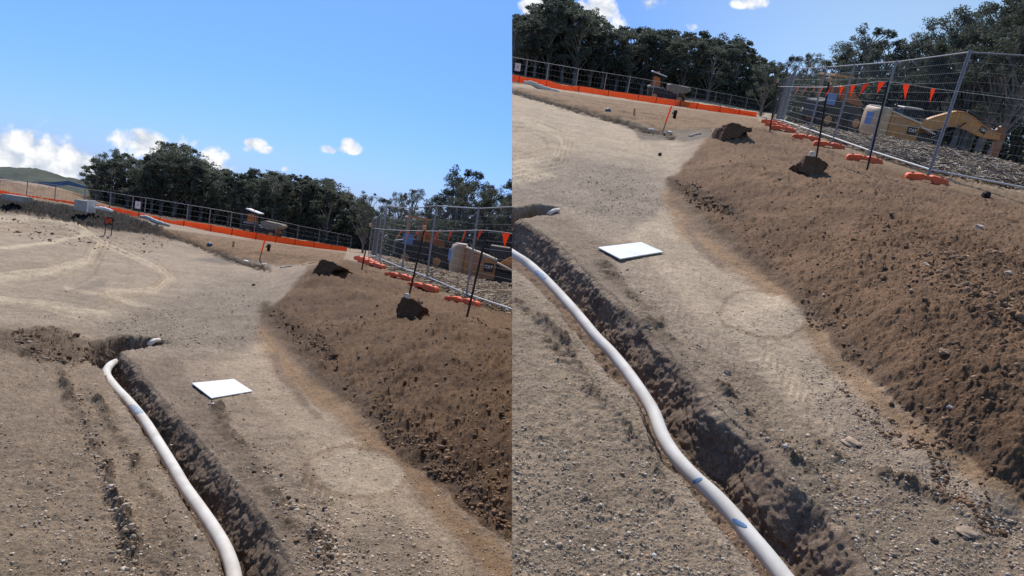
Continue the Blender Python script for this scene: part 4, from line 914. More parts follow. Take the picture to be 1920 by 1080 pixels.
def ordinal(i): return ['first', 'second', 'third', 'fourth', 'fifth', 'sixth', 'seventh', 'eighth', 'ninth', 'tenth', 'eleventh', 'twelfth', 'thirteenth', 'fourteenth', 'fifteenth', 'sixteenth', 'seventeenth', 'eighteenth', 'nineteenth', 'twentieth'][i] if i < 20 else '%dth' % (i + 1)
far_fence(LP, [(-58, 329, 60), (0, 338, 60), (52, 340, 60), (105, 347, 60), (160, 354, 60), (208, 361, 60), (250, 368, 60), (274, 371, 60), (353, 384, 60), (395, 391, 60), (435, 398, 61), (480, 406, 63), (520, 414, 66), (560, 423, 70), (600, 431, 75), (635, 438, 80), (660, 443, 84)],
    'far wire fence panels in the left picture', lambda i, n: '%s wire fence panel from left behind the orange barrier, %s' % (ordinal(i), half(LP)), 6)
far_fence(RP, [(925, 101, 60), (960, 107, 60), (989, 112, 60), (1029, 119, 60), (1085, 129, 60), (1138, 137, 61), (1182, 144, 63), (1228, 152, 66), (1274, 160, 69), (1307, 166, 73), (1344, 173, 77), (1372, 178, 80), (1402, 184, 83), (1432, 190, 87)],
    'far wire fence panels in the right picture', lambda i, n: '%s wire fence panel from left behind the orange barrier, %s' % (ordinal(i), half(RP)), 1)

# ------------------------------------------------------------------ machines
def text_mesh(s, size, depth=.01):
    cu = bpy.data.curves.new('lettering', 'FONT'); cu.body = s; cu.size = size; cu.extrude = depth; cu.align_x = 'CENTER'; cu.align_y = 'CENTER'; cu.offset = size * .02
    ob = bpy.data.objects.new('lettering', cu); link(ob); dg = bpy.context.evaluated_depsgraph_get(); me = bpy.data.meshes.new_from_object(ob.evaluated_get(dg)); bpy.data.objects.remove(ob); return me
def excavator(P, loc, rz, sc, label, pitch=0.0):
    o = thing(P, 'excavator', label, 'excavator', loc, rz, scale=(sc, sc, sc), tilt=Matrix.Rotation(pitch, 4, 'Y'))
    for y in (-1.15, 1.15):       # tracks
        prof = [(-1.9, .12), (-2.15, .35), (-2.15, .62), (-1.9, .88), (1.9, .88), (2.15, .62), (2.15, .35), (1.9, .12)]
        t = part(o, 'track', MB().prism(prof, y - .28, y + .28), M_DARKM); m = MB()
        for k in range(14): m.box((-1.85 + k * .285, y, .9), (.2, .58, .05)); m.box((-1.85 + k * .285, y, .1), (.2, .58, .05))
        part(t, 'track_shoes', m, M_DARKM); m = MB()
        for k in range(6): m.tube([(-1.5 + k * .6, y - .3, .38), (-1.5 + k * .6, y + .3, .38)], .16, 10)
        part(t, 'track_rollers', m, M_YEL)
    part(o, 'undercarriage', MB().box((0, 0, .75), (2.2, 1.7, .4)).tube([(0, 0, .9), (0, 0, 1.15)], .6, 16), M_DARKM)
    # house
    h = part(o, 'engine_housing', MB().prism([(-1.9, 1.15), (-1.9, 2.95), (-.7, 2.64), (.15, 2.42), (.15, 1.15)], -1.3, .35), M_YEL, bevel=.05)
    part(h, 'top_deck', MB().prism([(-1.95, 2.96), (-1.95, 3.05), (-.7, 2.76), (.18, 2.54), (.18, 2.42), (-.7, 2.64)], -1.33, .38), M_YELTOP)
    cw = MB(); V = []; n = 10; prof = []
    for k in range(n + 1):
        a = -math.pi / 2 + math.pi * k / n; prof.append((-1.92 - 1.0 * (abs(math.cos(a)) ** .6), 1.3 * math.sin(a)))
    zs = [(1.25, .80), (1.45, .95), (2.2, 1.0), (2.8, .97), (3.05, .9), (3.12, .7)]; F = []
    for z, f in zs:
        for x, y in prof: V.append((-1.92 + (x + 1.92) * f, y, z))
    N1 = n + 1
    for i in range(len(zs) - 1):
        for k in range(n): a = i * N1 + k; F.append((a, a + 1, a + 1 + N1, a + N1))
        F.append((i * N1, (i + 1) * N1, (i + 1) * N1 + n, i * N1 + n))
    F.append(tuple(range(N1))); F.append(tuple(range((len(zs) - 1) * N1, len(zs) * N1)))
    c = part(o, 'counterweight', cw.add(V, F), mat('pale_counterweight_paint', (.56, .40, .24), .55, 0, .12, 4, dust=.3), True, bevel=0)  # paler tan than the engine housing
    tp = [(x * 1.0 if x > -1.95 else -1.92 + (x + 1.92) * .74, y * .98) for x, y in prof]; m_ = MB().add([(x, y, z) for z in (3.118, 3.17) for x, y in tp], [tuple(range(N1)), tuple(range(2 * N1 - 1, N1 - 1, -1))] + [(q, (q + 1) % N1, (q + 1) % N1 + N1, q + N1) for q in range(N1)])
    part(c, 'counterweight_top', m_, M_YELTOP)  # pale plate that puts the sunlit look of the top into colour
    part(c, 'decal', MB().box((-2.88, -.45, 2.35), (.06, .55, .8), Matrix.Rotation(.35, 3, 'Z')), M_BLUEP)
    part(o, 'side_door', MB().prism([(-1.6, 1.35), (-1.6, 2.6), (-.7, 2.4), (-.7, 1.35)], -1.325, -1.29), M_YEL)
    pl = part(o, 'logo_plate', MB().box((-.28, -1.33, 1.95), (.62, .03, .55)), M_BLACK)
    def lettering(par, x, z, size, rot, y):
        me = text_mesh('CAT', size); me.materials.append(M_WLET); t = link(bpy.data.objects.new('lettering', me)); t.parent = par
        t.matrix_parent_inverse = Matrix.Identity(4); t.matrix_basis = Matrix.Translation((x, y, z)) @ Matrix.Rotation(rot, 4, 'Y') @ Matrix.Rotation(math.pi / 2, 4, 'X')
        tr = part(par, 'yellow_triangle', MB().prism([(-size * .26, -.0), (size * .26, 0), (0, size * .24)], -.008, .0), M_YLET); tr.matrix_basis = Matrix.Translation((x, y - .012, z)) @ Matrix.Rotation(rot, 4, 'Y') @ Matrix.Translation((0, 0, -size * .36))
    lettering(pl, -.28, 1.98, .27, 0, -1.36)
    part(o, 'lower_skirt', MB().box((-.3, -1.25, 1.15), (2.0, .12, .14)), M_DARKM)
    hr = MB()
    for a, b_ in (((-1.7, -1.2, 3.0), (-1.7, -1.2, 3.35)), ((-.6, -1.2, 2.75), (-.6, -1.2, 3.12)), ((-1.7, -1.2, 3.35), (-.6, -1.2, 3.12)), ((.05, -1.2, 2.45), (.05, -1.2, 2.9)), ((-.6, -1.2, 3.12), (.05, -1.2, 2.9))): hr.tube([a, b_], .025, 6)
    part(o, 'handrail', hr, M_BLACK); part(o, 'exhaust', MB().tube([(-1.3, -.3, 2.9), (-1.3, -.3, 3.3), (-1.38, -.3, 3.42)], .06, 10), M_BLACK)
    # cab on the far side
    cb = part(o, 'cab', MB().prism([(-.35, 1.2), (-.35, 3.1), (-.1, 3.28), (.85, 3.28), (1.35, 2.3), (1.3, 1.2)], .4, 1.3), M_GLASS, bevel=.03)
    cf = MB(); part(cb, 'cab_roof', MB().prism([(-.4, 3.29), (-.35, 3.36), (.9, 3.36), (.92, 3.29)], .36, 1.34), M_YELTOP)
    for x0, z0, x1, z1 in ((-.37, 1.2, -.37, 3.26), (.88, 3.28, 1.37, 2.3), (1.37, 2.3, 1.32, 1.2)): cf.tube([(x0, .38, z0), (x1, .38, z1)], .045, 6)
    part(cb, 'cab_frame', cf, M_DARKM); part(o, 'deck_plate', MB().prism([(.15, 1.2), (.15, 1.85), (1.3, 1.65), (1.4, 1.2)], -1.1, -.38), M_DARKM)
    part(o, 'deck_step', MB().prism([(.15, 2.28), (.2, 2.36), (1.3, 1.98), (1.25, 1.9)], -1.28, -.3), M_YELTOP)
    # boom
    up = [(1.0, 2.25), (1.35, 2.55), (1.9, 2.9), (2.5, 3.2), (3.1, 3.48), (3.6, 3.5), (4.1, 3.3), (4.9, 2.85), (5.6, 2.55), (6.1, 2.42)]
    dn = [(6.15, 2.1), (5.6, 2.05), (4.9, 2.15), (4.1, 2.42), (3.6, 2.52), (3.1, 2.5), (2.5, 2.28), (1.9, 1.98), (1.35, 1.8), (1.05, 1.9)]
    up = [(.35 + (x - 1.0) * 5.75 / 5.1, z) for x, z in up]; dn = [(.35 + (x - 1.0) * 5.75 / 5.1, z) for x, z in dn]
    bo = part(o, 'boom', MB().prism(up + dn, -.33, -.02), M_YEL, bevel=.02)
    st = MB()
    for i in range(len(up) - 1): st.prism([up[i], up[i + 1], (up[i + 1][0], up[i + 1][1] + .06), (up[i][0], up[i][1] + .06)], -.36, .01)
    part(bo, 'boom_top_plate', st, M_YEL)
    p2 = part(bo, 'logo_plate', MB().box((4.85, -.345, 2.56), (.52, .02, .36), Matrix.Rotation(.42, 3, 'Y')), M_BLACK); lettering(p2, 4.85, 2.58, .22, .42, -.365)
    part(bo, 'hydraulic_cylinder', MB().tube([(3.5, -.17, 3.62), (4.6, -.17, 3.25)], .10, 10).tube([(4.6, -.17, 3.25), (6.0, -.17, 2.85)], .05, 8), M_DARKM)
    part(bo, 'lift_cylinder', MB().tube([(1.5, -.45, 1.5), (2.9, -.45, 2.3)], .09, 10).tube([(2.9, -.45, 2.3), (3.5, -.45, 2.9)], .05, 8), M_DARKM)
    sk = part(o, 'stick', MB().prism([(5.75, 2.7), (6.0, 3.0), (6.25, 2.95), (6.5, 2.3), (6.45, .4), (6.25, .3), (6.05, .4), (5.95, 1.9)], -.30, -.04), mat('worn_machine_paint', (.22, .10, .045), .6, 0, .3, 5, dust=.35), bevel=.02)
    bk = part(o, 'bucket', MB().prism([(6.1, .5), (6.6, .35), (6.75, -.2), (6.4, -.7), (5.7, -.8), (5.35, -.5), (5.6, -.55), (6.1, -.45), (6.3, 0.0)], -.75, .4), M_DARKM)
    m = MB()
    for k in range(5): m.box((5.3, -.65 + k * .24, -.5), (.2, .07, .08))
    part(bk, 'bucket_teeth', m, M_DARKM)
    return o
def put_exc(P, x, y, D, rz, sc, label, pitch=0.0):
    p = P.atD(x, y, D); return excavator(P, p, rz, sc, label, pitch)
put_exc(RP, 1682, 296, 38, .02, .78, 'tan excavator with long curved boom behind the wire fence, ' + half(RP))
put_exc(LP, 917, 556, 38, .02, .84, 'tan excavator, only its tail in view, behind the wire fence, ' + half(LP))
def small_machine(P, x, y, D, rz, label):
    p = P.atD(x, y, D); o = thing(P, 'loader', label, 'loader', p, rz)
    part(o, 'body', MB().prism([(-1.6, .6), (-1.6, 1.5), (-.6, 1.7), (1.0, 1.5), (1.7, 1.1), (1.7, .6)], -.7, .7), M_DARKM, bevel=.04)
    part(o, 'orange_hood', MB().prism([(-.2, 1.7), (-.2, 2.5), (.5, 2.4), (1.4, 1.75), (1.5, 1.45)], -.6, .6), mat('rusty_orange_paint', (.32, .11, .03), .6, 0, .2, 4), bevel=.03)
    part(o, 'blue_panel', MB().box((-.9, -.73, 1.7), (.62, .04, .62)), M_BLUEP)
    c = MB()
    for xx, yy in ((-.9, -.6), (-.9, .6), (.1, -.6), (.1, .6)): c.tube([(xx, yy, 1.5), (xx, yy, 3.0)], .05, 6)
    c.prism([(-1.1, 3.0), (-1.05, 3.12), (.25, 3.12), (.3, 3.0)], -.72, .72); part(o, 'canopy', c, M_YEL)
    for xx in (-1.0, 1.0):
        for yy in (-.85, .85):
            w = part(o, 'wheel', MB().tube([(xx, yy - .18, .55), (xx, yy + .18, .55)], .55, 18), M_BLACK)
            part(w, 'rim', MB().tube([(xx, yy - .2, .55), (xx, yy + .2, .55)], .26, 12), M_YEL)
    return o
small_machine(RP, 1552, 240, 44, .3, 'dark orange loader with light blue panel behind the second picket, ' + half(RP))
small_machine(LP, 782, 500, 44, .3, 'dark orange loader with light blue panel behind the middle picket, ' + half(LP))
def dumper(P, x, y, D, label):
    p = P.atD(x, y, D); o = thing(P, 'site_dumper', label, 'dumper', p, -.05, scale=(.88, .88, .88))
    part(o, 'chassis', MB().prism([(-2.0, .55), (-2.1, 1.35), (-.6, 1.5), (.5, 1.1), (2.0, .9), (2.0, .55)], -.7, .7), M_DARKM, bevel=.04)
    part(o, 'bonnet_trim', MB().prism([(-2.15, 1.45), (-2.1, 1.62), (-.9, 1.66), (-.85, 1.5)], -.62, .62), M_GALV)
    s = part(o, 'cab', MB().prism([(-1.8, 1.6), (-1.7, 2.65), (-1.0, 2.6), (-.8, 1.65)], -.5, .5), mat('bright_orange_paint', (.45, .14, .03), .6, 0, .25, 6), bevel=.03)
    for xx in (-1.85, -.75):
        for yy in (-.6, .6): part(o, 'cab_post', MB().tube([(xx, yy, 1.5), (xx + .1, yy, 2.95)], .04, 6), M_BLACK)
    part(o, 'canopy_roof', MB().prism([(-2.0, 3.1), (-1.95, 3.24), (-.3, 2.86), (-.3, 2.74)], -.75, .75), M_WHITE, bevel=.03)
    part(o, 'beacon', MB().lathe([(.08, 0), (.08, .12), (.04, .18)], (-1.2, 0, 3.05), 10), M_ORANGE)
    part(o, 'skip', MB().prism([(.1, 1.35), (.0, 2.0), (.4, 2.1), (2.5, 1.95), (2.7, 1.75), (2.1, 1.3), (.9, 1.1)], -.8, .8), mat('dusty_skip', (.24, .20, .15), .8, 0, .25, 4), bevel=.04)
    part(o, 'front_frame', MB().prism([(.9, .7), (.9, 1.15), (1.9, 1.25), (2.3, .8)], -.5, .5), mat('bright_orange_paint', (0, 0, 0)))
    part(o, 'ram', MB().tube([(-.6, -.4, 1.6), (.6, -.4, .9)], .07, 8), M_GALV)
    for xx in (-1.3, 1.5):
        for yy in (-.85, .85):
            w = part(o, 'wheel', MB().tube([(xx, yy - .2, .58), (xx, yy + .2, .58)], .58, 18), M_BLACK); part(w, 'rim', MB().tube([(xx, yy - .22, .58), (xx, yy + .22, .58)], .28, 12), M_YEL)
dumper(RP, 1245, 192, 72, 'dark site dumper with white canopy and orange cab behind the barrier, ' + half(RP))
dumper(LP, 490, 446, 72, 'dark site dumper with white canopy and orange cab behind the barrier, ' + half(LP))

# ------------------------------------------------------------------ small site things
def peg(P, x, y, yt, w, m, label, name='wooden_peg', cat='peg', dx=0, two=False):
    p = P.ground(x, y); h = vz(P, p[0], p[1], yt) - p[2]; s = p[1] / FOC; r = w * s / 2; tip = np.array([dx * s, 0, 0])
    if not two:
        mb = MB().prism([(-r, -.1), (-r + tip[0], h), (r + tip[0], h), (r, -.1)], -r, r); return solo(P, name, mb, m, label, cat, p)
    o = thing(P, name, label, cat, p); part(o, 'stake_shaft', MB().prism([(-r, -.1), (-r + tip[0] * .35, h * .35), (r + tip[0] * .35, h * .35), (r, -.1)], -r, r), M_WOOD)
    part(o, 'painted_top', MB().prism([(-r * 1.05 + tip[0] * .35, h * .35), (-r * 1.05 + tip[0], h), (r * 1.05 + tip[0], h), (r * 1.05 + tip[0] * .35, h * .35)], -r * 1.05, r * 1.05), M_FLAG)
peg(LP, 437, 464, 452, 3, M_WOOD, 'small wooden survey peg on the brown pad beyond the dark rut, ' + half(LP)); peg(RP, 1188, 216, 203, 3, M_WOOD, 'small wooden survey peg on the brown pad beyond the dark rut, ' + half(RP))
peg(LP, 486, 489, 449, 2.0, M_WOOD, 'tall thin stake with orange painted top, ' + half(LP), 'survey_stake', 'stake', 6, True); peg(RP, 1242, 247, 198, 2.4, M_WOOD, 'tall thin stake with orange painted top, ' + half(RP), 'survey_stake', 'stake', 7, True)
def standpipe(P, x, y, label):
    p = P.ground(x, y); s = p[1] / FOC; o = thing(P, 'standpipe', label, 'standpipe', p)
    part(o, 'body', MB().lathe([(3 * s, -.1), (3 * s, 9 * s), (3.6 * s, 9.2 * s), (3.6 * s, 13 * s), (2.2 * s, 15 * s)], n=12), M_BLACK, True)
    part(o, 'spout', MB().tube([(0, 0, 10 * s), (-4.5 * s, 0, 9 * s), (-5 * s, 0, 7 * s)], 1.3 * s, 8), M_BLACK)
standpipe(LP, 503, 472, 'short black standpipe on the brown pad, ' + half(LP)); standpipe(RP, 1264, 222, 'short black standpipe on the brown pad, ' + half(RP))
def dome(P, x, y, label):
    p = P.ground(x, y); s = p[1] / FOC; r = 5.5 * s
    solo(P, 'blue_cap', MB().lathe([(r, -.03), (r, .1 * r), (r * .9, .5 * r), (r * .6, .85 * r), (r * .2, r)], n=16), mat('blue_plastic', (.04, .09, .16), .5), label, 'pipe cap', p, smooth=True)
dome(LP, 393, 460, 'dark blue domed cap on the brown pad, ' + half(LP)); dome(RP, 1140, 209, 'dark blue domed cap on the brown pad, ' + half(RP))
def rock(P, x, y, wpx, hpx, col, label, dpx=None, seed=1, name='stone', cat='stone'):
    p = P.ground(x, y); s = p[1] / FOC; g = np.random.default_rng(seed); bm = bmesh.new(); bmesh.ops.create_icosphere(bm, subdivisions=3, radius=1)
    k = g.uniform(-3, 3, 3)
    for v in bm.verts:
        f = 1 + .16 * math.sin(v.co.x * 3 + k[0]) * math.cos(v.co.y * 4 + k[1]) + .12 * math.sin(v.co.z * 5 + v.co.x * 4 + k[2]) + g.uniform(-.03, .03)
        v.co = Vector((v.co.x * wpx * s / 2, v.co.y * wpx * s * .4, v.co.z * hpx * s / 2)) * f
    me = bpy.data.meshes.new(name); bm.to_mesh(me); bm.free()
    solo(P, name, me, mat('rock_%d_%d_%d' % col, tuple(C(*col)), .9, 0, .3, 20, .006, 40), label, cat, p + [0, 0, hpx * s * .3], rz=g.uniform(-.5, .5))
rock(LP, 475, 537, 6, 6, (40, 34, 30), 'small round black stone alone on the gravel, ' + half(LP), seed=2); rock(RP, 1237, 292, 7, 7, (40, 34, 30), 'small round black stone alone on the gravel, ' + half(RP), seed=2)
rock(LP, 594, 1038, 17, 16, (140, 126, 112), 'grey stone near the bottom of the picture beside the dark rut, ' + half(LP), seed=3); rock(LP, 530, 1015, 11, 9, (120, 106, 92), 'smaller grey stone right of the trench near the bottom, ' + half(LP), seed=4)
rock(LP, 549, 958, 14, 11, (92, 78, 66), 'dark stone on the rut right of the trench, ' + half(LP), seed=5); rock(LP, 609, 957, 11, 8, (80, 66, 56), 'dark stone just below the ring mark, ' + half(LP), seed=6)
rock(LP, 753, 795, 9, 7, (190, 176, 160), 'pale stone at the foot of the mound, ' + half(LP), seed=7)
rock(RP, 1595, 832, 42, 13, (176, 152, 128), 'flat tan slab of rock on the gravel, ' + half(RP), seed=8, name='flat_rock', cat='rock'); rock(RP, 1362, 704, 17, 15, (136, 122, 108), 'grey stone on the rut right of the trench, ' + half(RP), seed=9)
rock(RP, 1305, 692, 12, 9, (130, 112, 96), 'brown stone by the trench lip, ' + half(RP), seed=10); rock(RP, 1835, 429, 18, 10, (206, 186, 164), 'pale rounded stone high on the mound, ' + half(RP), seed=11)
rock(RP, 1735, 500, 17, 9, (190, 172, 152), 'pale long stone in the middle of the mound, ' + half(RP), seed=12); rock(RP, 1890, 515, 17, 9, (186, 166, 146), 'pale stone by the dark clods near the right edge, ' + half(RP), seed=13)
rock(RP, 1770, 665, 24, 11, (156, 128, 100), 'brown flat stone low on the mound, ' + half(RP), seed=14); rock(RP, 1671, 760, 10, 8, (74, 60, 50), 'small dark stone on the orange soil strip, ' + half(RP), seed=15)
rock(RP, 1823, 789, 13, 11, (70, 54, 42), 'dark clod on the orange soil strip near the right edge, ' + half(RP), seed=16); rock(RP, 1782, 766, 15, 8, (150, 146, 142), 'light grey stone beside the orange soil strip, ' + half(RP), seed=17)
rock(RP, 1750, 1018, 17, 14, (74, 58, 46), 'dark clod near the bottom right, ' + half(RP), seed=18); rock(RP, 1796, 958, 9, 7, (230, 226, 220), 'small white stone near the bottom right, ' + half(RP), seed=19)
rock(RP, 1226, 1043, 10, 8, (232, 228, 222), 'small white stone left of the pipe near the bottom, ' + half(RP), seed=20); rock(RP, 1848, 371, 16, 14, (44, 36, 32), 'black lump beside the pale rail at the far right, ' + half(RP), seed=21)
rock(RP, 1812, 1000, 46, 11, (160, 138, 116), 'long flat tan stone near the bottom right, ' + half(RP), seed=22, name='flat_rock', cat='rock')
rock(LP, 748, 853, 9, 7, (64, 50, 42), 'dark clod above the ring mark, ' + half(LP), seed=23); rock(RP, 1460, 340, 10, 7, (60, 48, 40), 'dark clod high on the mound face, ' + half(RP), seed=24)
def lying(P, a, b, r, m, label, name, cat, k=.6):
    A = P.ground(*a); B = P.ground(*b); s = (A[1] + B[1]) / 2 / FOC; rr = r * s
    solo(P, name, MB().tube([(0, 0, rr), (B - A) * .5 + [0, 0, rr * 1.3], B - A + [0, 0, rr * .9]], rr, 7), m, label, cat, A)
lying(RP, (1334, 248), (1356, 241), 1.4, M_WOOD, 'thin timber lying against the dark mound tip, ' + half(RP), 'timber', 'timber'); lying(LP, (567, 498), (590, 492), 1.2, M_WOOD, 'thin timber lying against the dark mound tip, ' + half(LP), 'timber', 'timber')
lying(RP, (1292, 258), (1313, 252), 2.0, M_CONC, 'grey fragment of pipe lying at the end of the rut, ' + half(RP), 'pipe_fragment', 'pipe'); lying(LP, (526, 504), (546, 500), 1.8, M_CONC, 'grey fragment of pipe lying at the end of the rut, ' + half(LP), 'pipe_fragment', 'pipe')
rock(RP, 1221, 245, 10, 5, (226, 220, 210), 'white broken piece left of the tall stake, ' + half(RP), seed=30, name='broken_piece', cat='debris'); rock(RP, 1255, 250, 11, 5, (232, 226, 216), 'white broken piece right of the tall stake, ' + half(RP), seed=31, name='broken_piece', cat='debris')
rock(LP, 461, 491, 10, 4, (226, 220, 210), 'white broken piece left of the tall stake, ' + half(LP), seed=32, name='broken_piece', cat='debris'); rock(LP, 496, 497, 9, 4, (232, 226, 216), 'white broken piece right of the tall stake, ' + half(LP), seed=33, name='broken_piece', cat='debris')
def roll(P, pix, r, label, name, m=M_FABRIC, D=None):
    pts = [(P.ground(x, y) if D is None else P.atD(x, y, D)) for x, y in pix]; b = pts[0]; s = np.mean([p[1] for p in pts]) / FOC; pp = catmull(pts, 4); n = len(pp)
    rs = [r * s * (.55 + .45 * math.sin(math.pi * (i + .6) / (n + .2)) + .10 * math.sin(i * 2.3)) for i in range(n)]
    solo(P, name, MB().tube([p - b + [0, 0, q * .7] for p, q in zip(pp, rs)], rs, 9), m, label, 'fabric', b, smooth=True)
roll(LP, [(263, 408), (275, 410), (288, 417), (302, 421), (318, 425)], 4.2, 'long pale roll of fabric lying under the orange barrier, ' + half(LP), 'fabric_roll', D=42)
roll(RP, [(982, 157), (996, 159), (1010, 166), (1028, 171), (1048, 175)], 4.6, 'long pale roll of fabric lying under the orange barrier, ' + half(RP), 'fabric_roll', D=42)
roll(LP, [(178, 392), (190, 393), (202, 396), (211, 398)], 3.6, 'white folded sheet on the dark soil bank beside the concrete block, ' + half(LP), 'white_sheet', M_WHITE, D=27)
def block(P, x, y, D, d, label, rz=0, edge=False):
    p = P.atD(x, y, D); o = thing(P, 'concrete_block', label, 'concrete block', p, rz); part(o, 'block', MB().box((0, 0, d[2] / 2), d), M_CONC, bevel=.02)
    if edge: part(o, 'white_end', MB().box((d[0] / 2 + .03, -.0, d[2] / 2 + .02), (.07, d[1] * 1.02, d[2] + .04)), M_WHITE)
block(LP, 157, 396, 27, (.52, .5, .42), 'grey concrete block with white end standing on the dark soil bank, ' + half(LP), edge=True); block(LP, 31, 377, 27, (.9, .5, .22), 'low grey concrete slab on the dark soil bank at the left edge, ' + half(LP))
def barrow_sign(P, x, y, label):
    p = P.ground(x, y); s = p[1] / FOC; o = thing(P, 'road_sign', label, 'sign', p, .0)
    for dx, dz in ((-6 * s, .05), (6 * s, -.0)): part(o, 'leg', MB().tube([(dx, 0, -.05), (dx + .02, 0, 34 * s)], .016, 6), M_BLACK)
    part(o, 'sign_board', MB().box((0, -.03, 27 * s), (16 * s, .02, 15 * s)), M_BLACK)
    m = MB(); g = random.Random(2)
    for k in range(4): m.box(((-5 + k * 3.4) * s, -.05, (27 + g.uniform(-1, 2)) * s), (2.2 * s, .02, (9 + g.uniform(-3, 2)) * s), Matrix.Rotation(g.uniform(-.3, .3), 3, 'Y'))
    part(o, 'orange_strips', m, M_FLAG)
barrow_sign(LP, 202, 442, 'small dark sign with orange strips on two thin black legs, ' + half(LP))

# ------------------------------------------------------------------ hill at the far left
def hill():
    nx, ny = 90, 40; V = []; F = []
    prof = [(-260, 318), (-150, 317), (0, 317), (45, 318), (70, 319), (95, 324), (120, 331), (150, 338), (175, 344), (230, 356), (300, 372)]
    xs = np.interp(np.linspace(0, 1, nx), [0, 1], [-260, 300])
    for j in range(ny):
        t = j / (ny - 1); D = 125 + 100 * t
        for x in xs:
            yt = np.interp(x, [p[0] for p in prof], [p[1] for p in prof]); yb = 365 + (x - 0) * .125 + 10
            f = math.sin(min(t, .75) / .75 * math.pi / 2) ** .9; y = yb + (yt - yb) * f; p = LP.atD(x, y, D); p[2] += (fbm(np.array([p[0] * .08]), np.array([p[1] * .08]), 4, 5)[0] * 1.3 + fbm(np.array([p[0] * .6]), np.array([p[1] * .6]), 3, 6)[0] * .5) * min(1, t * 3)
            if t > .75: p[2] -= (t - .75) * 22
            V.append(p)
    for j in range(ny - 1):
        for i in range(nx - 1): a = j * nx + i; F.append((a, a + 1, a + nx + 1, a + nx))
    me = MB().add(V, F).mesh('hill', True); me.materials.append(M_GRASS); o = link(bpy.data.objects.new('hill', me)); o.matrix_world = LP.M; o['kind'] = 'structure'
hill()
def shade_cloth():
    pix = [(-60, 333), (5, 336), (15, 341), (38, 347), (75, 345), (95, 346), (128, 343), (140, 346), (170, 354), (195, 360)]; ht = [2, 6, 5, 3, 9, 9, 8, 7, 3, 2]
    pts = [LP.atD(x, y, 122) for x, y in pix]; b = pts[0]; V = []; F = []
    for p, h in zip(pts, ht): hh = h * 122 / FOC; V += [p - b - [0, 0, hh / 2], p - b + [0, 0, hh / 2], p - b + [0, .1, hh / 2], p - b + [0, .1, -hh / 2]]
    n = len(pts)
    for i in range(n - 1):
        for j in range(4): a = i * 4; F.append((a + j, a + (j + 1) % 4, a + 4 + (j + 1) % 4, a + 4 + j))
    F += [(0, 1, 2, 3), ((n - 1) * 4, (n - 1) * 4 + 3, (n - 1) * 4 + 2, (n - 1) * 4 + 1)]
    solo(LP, 'shade_cloth', MB().add(V, F), M_SHADE, 'long strip of blue shade cloth at the foot of the grassy hill, far left', 'shade cloth', b)
shade_cloth()

# ------------------------------------------------------------------ trees
def tree_proto(seed, H, crown_w, n_leaf, leaf, low, clumps, open_=.3):
    g = np.random.default_rng(seed); rnd = random.Random(seed); tr = MB(); tips = []
    lean = Vector((rnd.uniform(-.04, .04), rnd.uniform(-.04, .04), 0)); top = H * .82
    tp = [Vector((0, 0, -.5))] + [lean * z * z / H * 3 + Vector((rnd.uniform(-.1, .1), rnd.uniform(-.1, .1), z)) for z in np.linspace(0, top, 7)]
    tr.tube(tp, [.024 * H * (1 - .8 * i / 7) + .02 for i in range(8)], 7)
    for k in range(clumps):
        z = H * (low + (1 - low) * (rnd.random() ** .75)); f = (z / H - low) / (1 - low); rad = crown_w * (.35 + 1.0 * math.sin(math.pi * min(.97, f * .72 + .22))) * .72; a = rnd.uniform(0, 6.28); q = rad * math.sqrt(rnd.uniform(.05, 1))
        c = Vector((math.cos(a) * q, math.sin(a) * q, min(z, H * .96))); r = crown_w * rnd.uniform(.15, .31); tips.append((c, r))
        zb = max(.15 * H, c.z - q * 1.1 - .08 * H); base = lean * zb * zb / H * 3 + Vector((0, 0, zb)); mid = base.lerp(c, .55) + Vector((0, 0, q * .12))
        tr.tube([base, mid, c], [.008 * H, .005 * H, .002 * H], 5, False)
    Vs = []; each = n_leaf // clumps
    for c, r in tips:
        m = each; d = g.normal(size=(m, 3)); d /= np.linalg.norm(d, axis=1)[:, None]; rr = r * g.uniform(.25, 1.0, m) ** .6; sub = g.normal(size=(7, 3)); sub /= np.linalg.norm(sub, axis=1)[:, None]
        cl = sub[g.integers(0, 7, m)] * r * .62; p = np.array(c) + cl + d * rr[:, None] * .52 * np.array([1, 1, .75])
        u = g.normal(size=(m, 3)); u /= np.linalg.norm(u, axis=1)[:, None]; w = np.cross(u, g.normal(size=(m, 3))); w /= np.linalg.norm(w, axis=1)[:, None] + 1e-9
        s = leaf * g.uniform(.6, 1.4, m)[:, None]; Vs.append(np.stack([p - u * s, p + w * s * .45, p + u * s, p - w * s * .45], 1).reshape(-1, 3))
    V = np.concatenate(Vs); Fq = np.arange(len(V)).reshape(-1, 4); cm = np_mesh('crown', V, Fq)
    tm = tr.mesh('trunk', True); tm.materials.append(M_BARK); cm.materials.append(M_LEAF[seed % 2]); return tm, cm, H
DENSE = [tree_proto(s, 10, w, 6000, .125, lo, cl) for s, w, lo, cl in ((11, 2.9, .34, 30), (12, 2.6, .30, 28), (13, 3.2, .38, 32), (14, 2.3, .28, 26))]
OPEN = [tree_proto(s, 12, w, 7600, .092, lo, cl) for s, w, lo, cl in ((21, 3.4, .34, 26), (22, 3.0, .3, 22), (23, 3.9, .3, 30))]
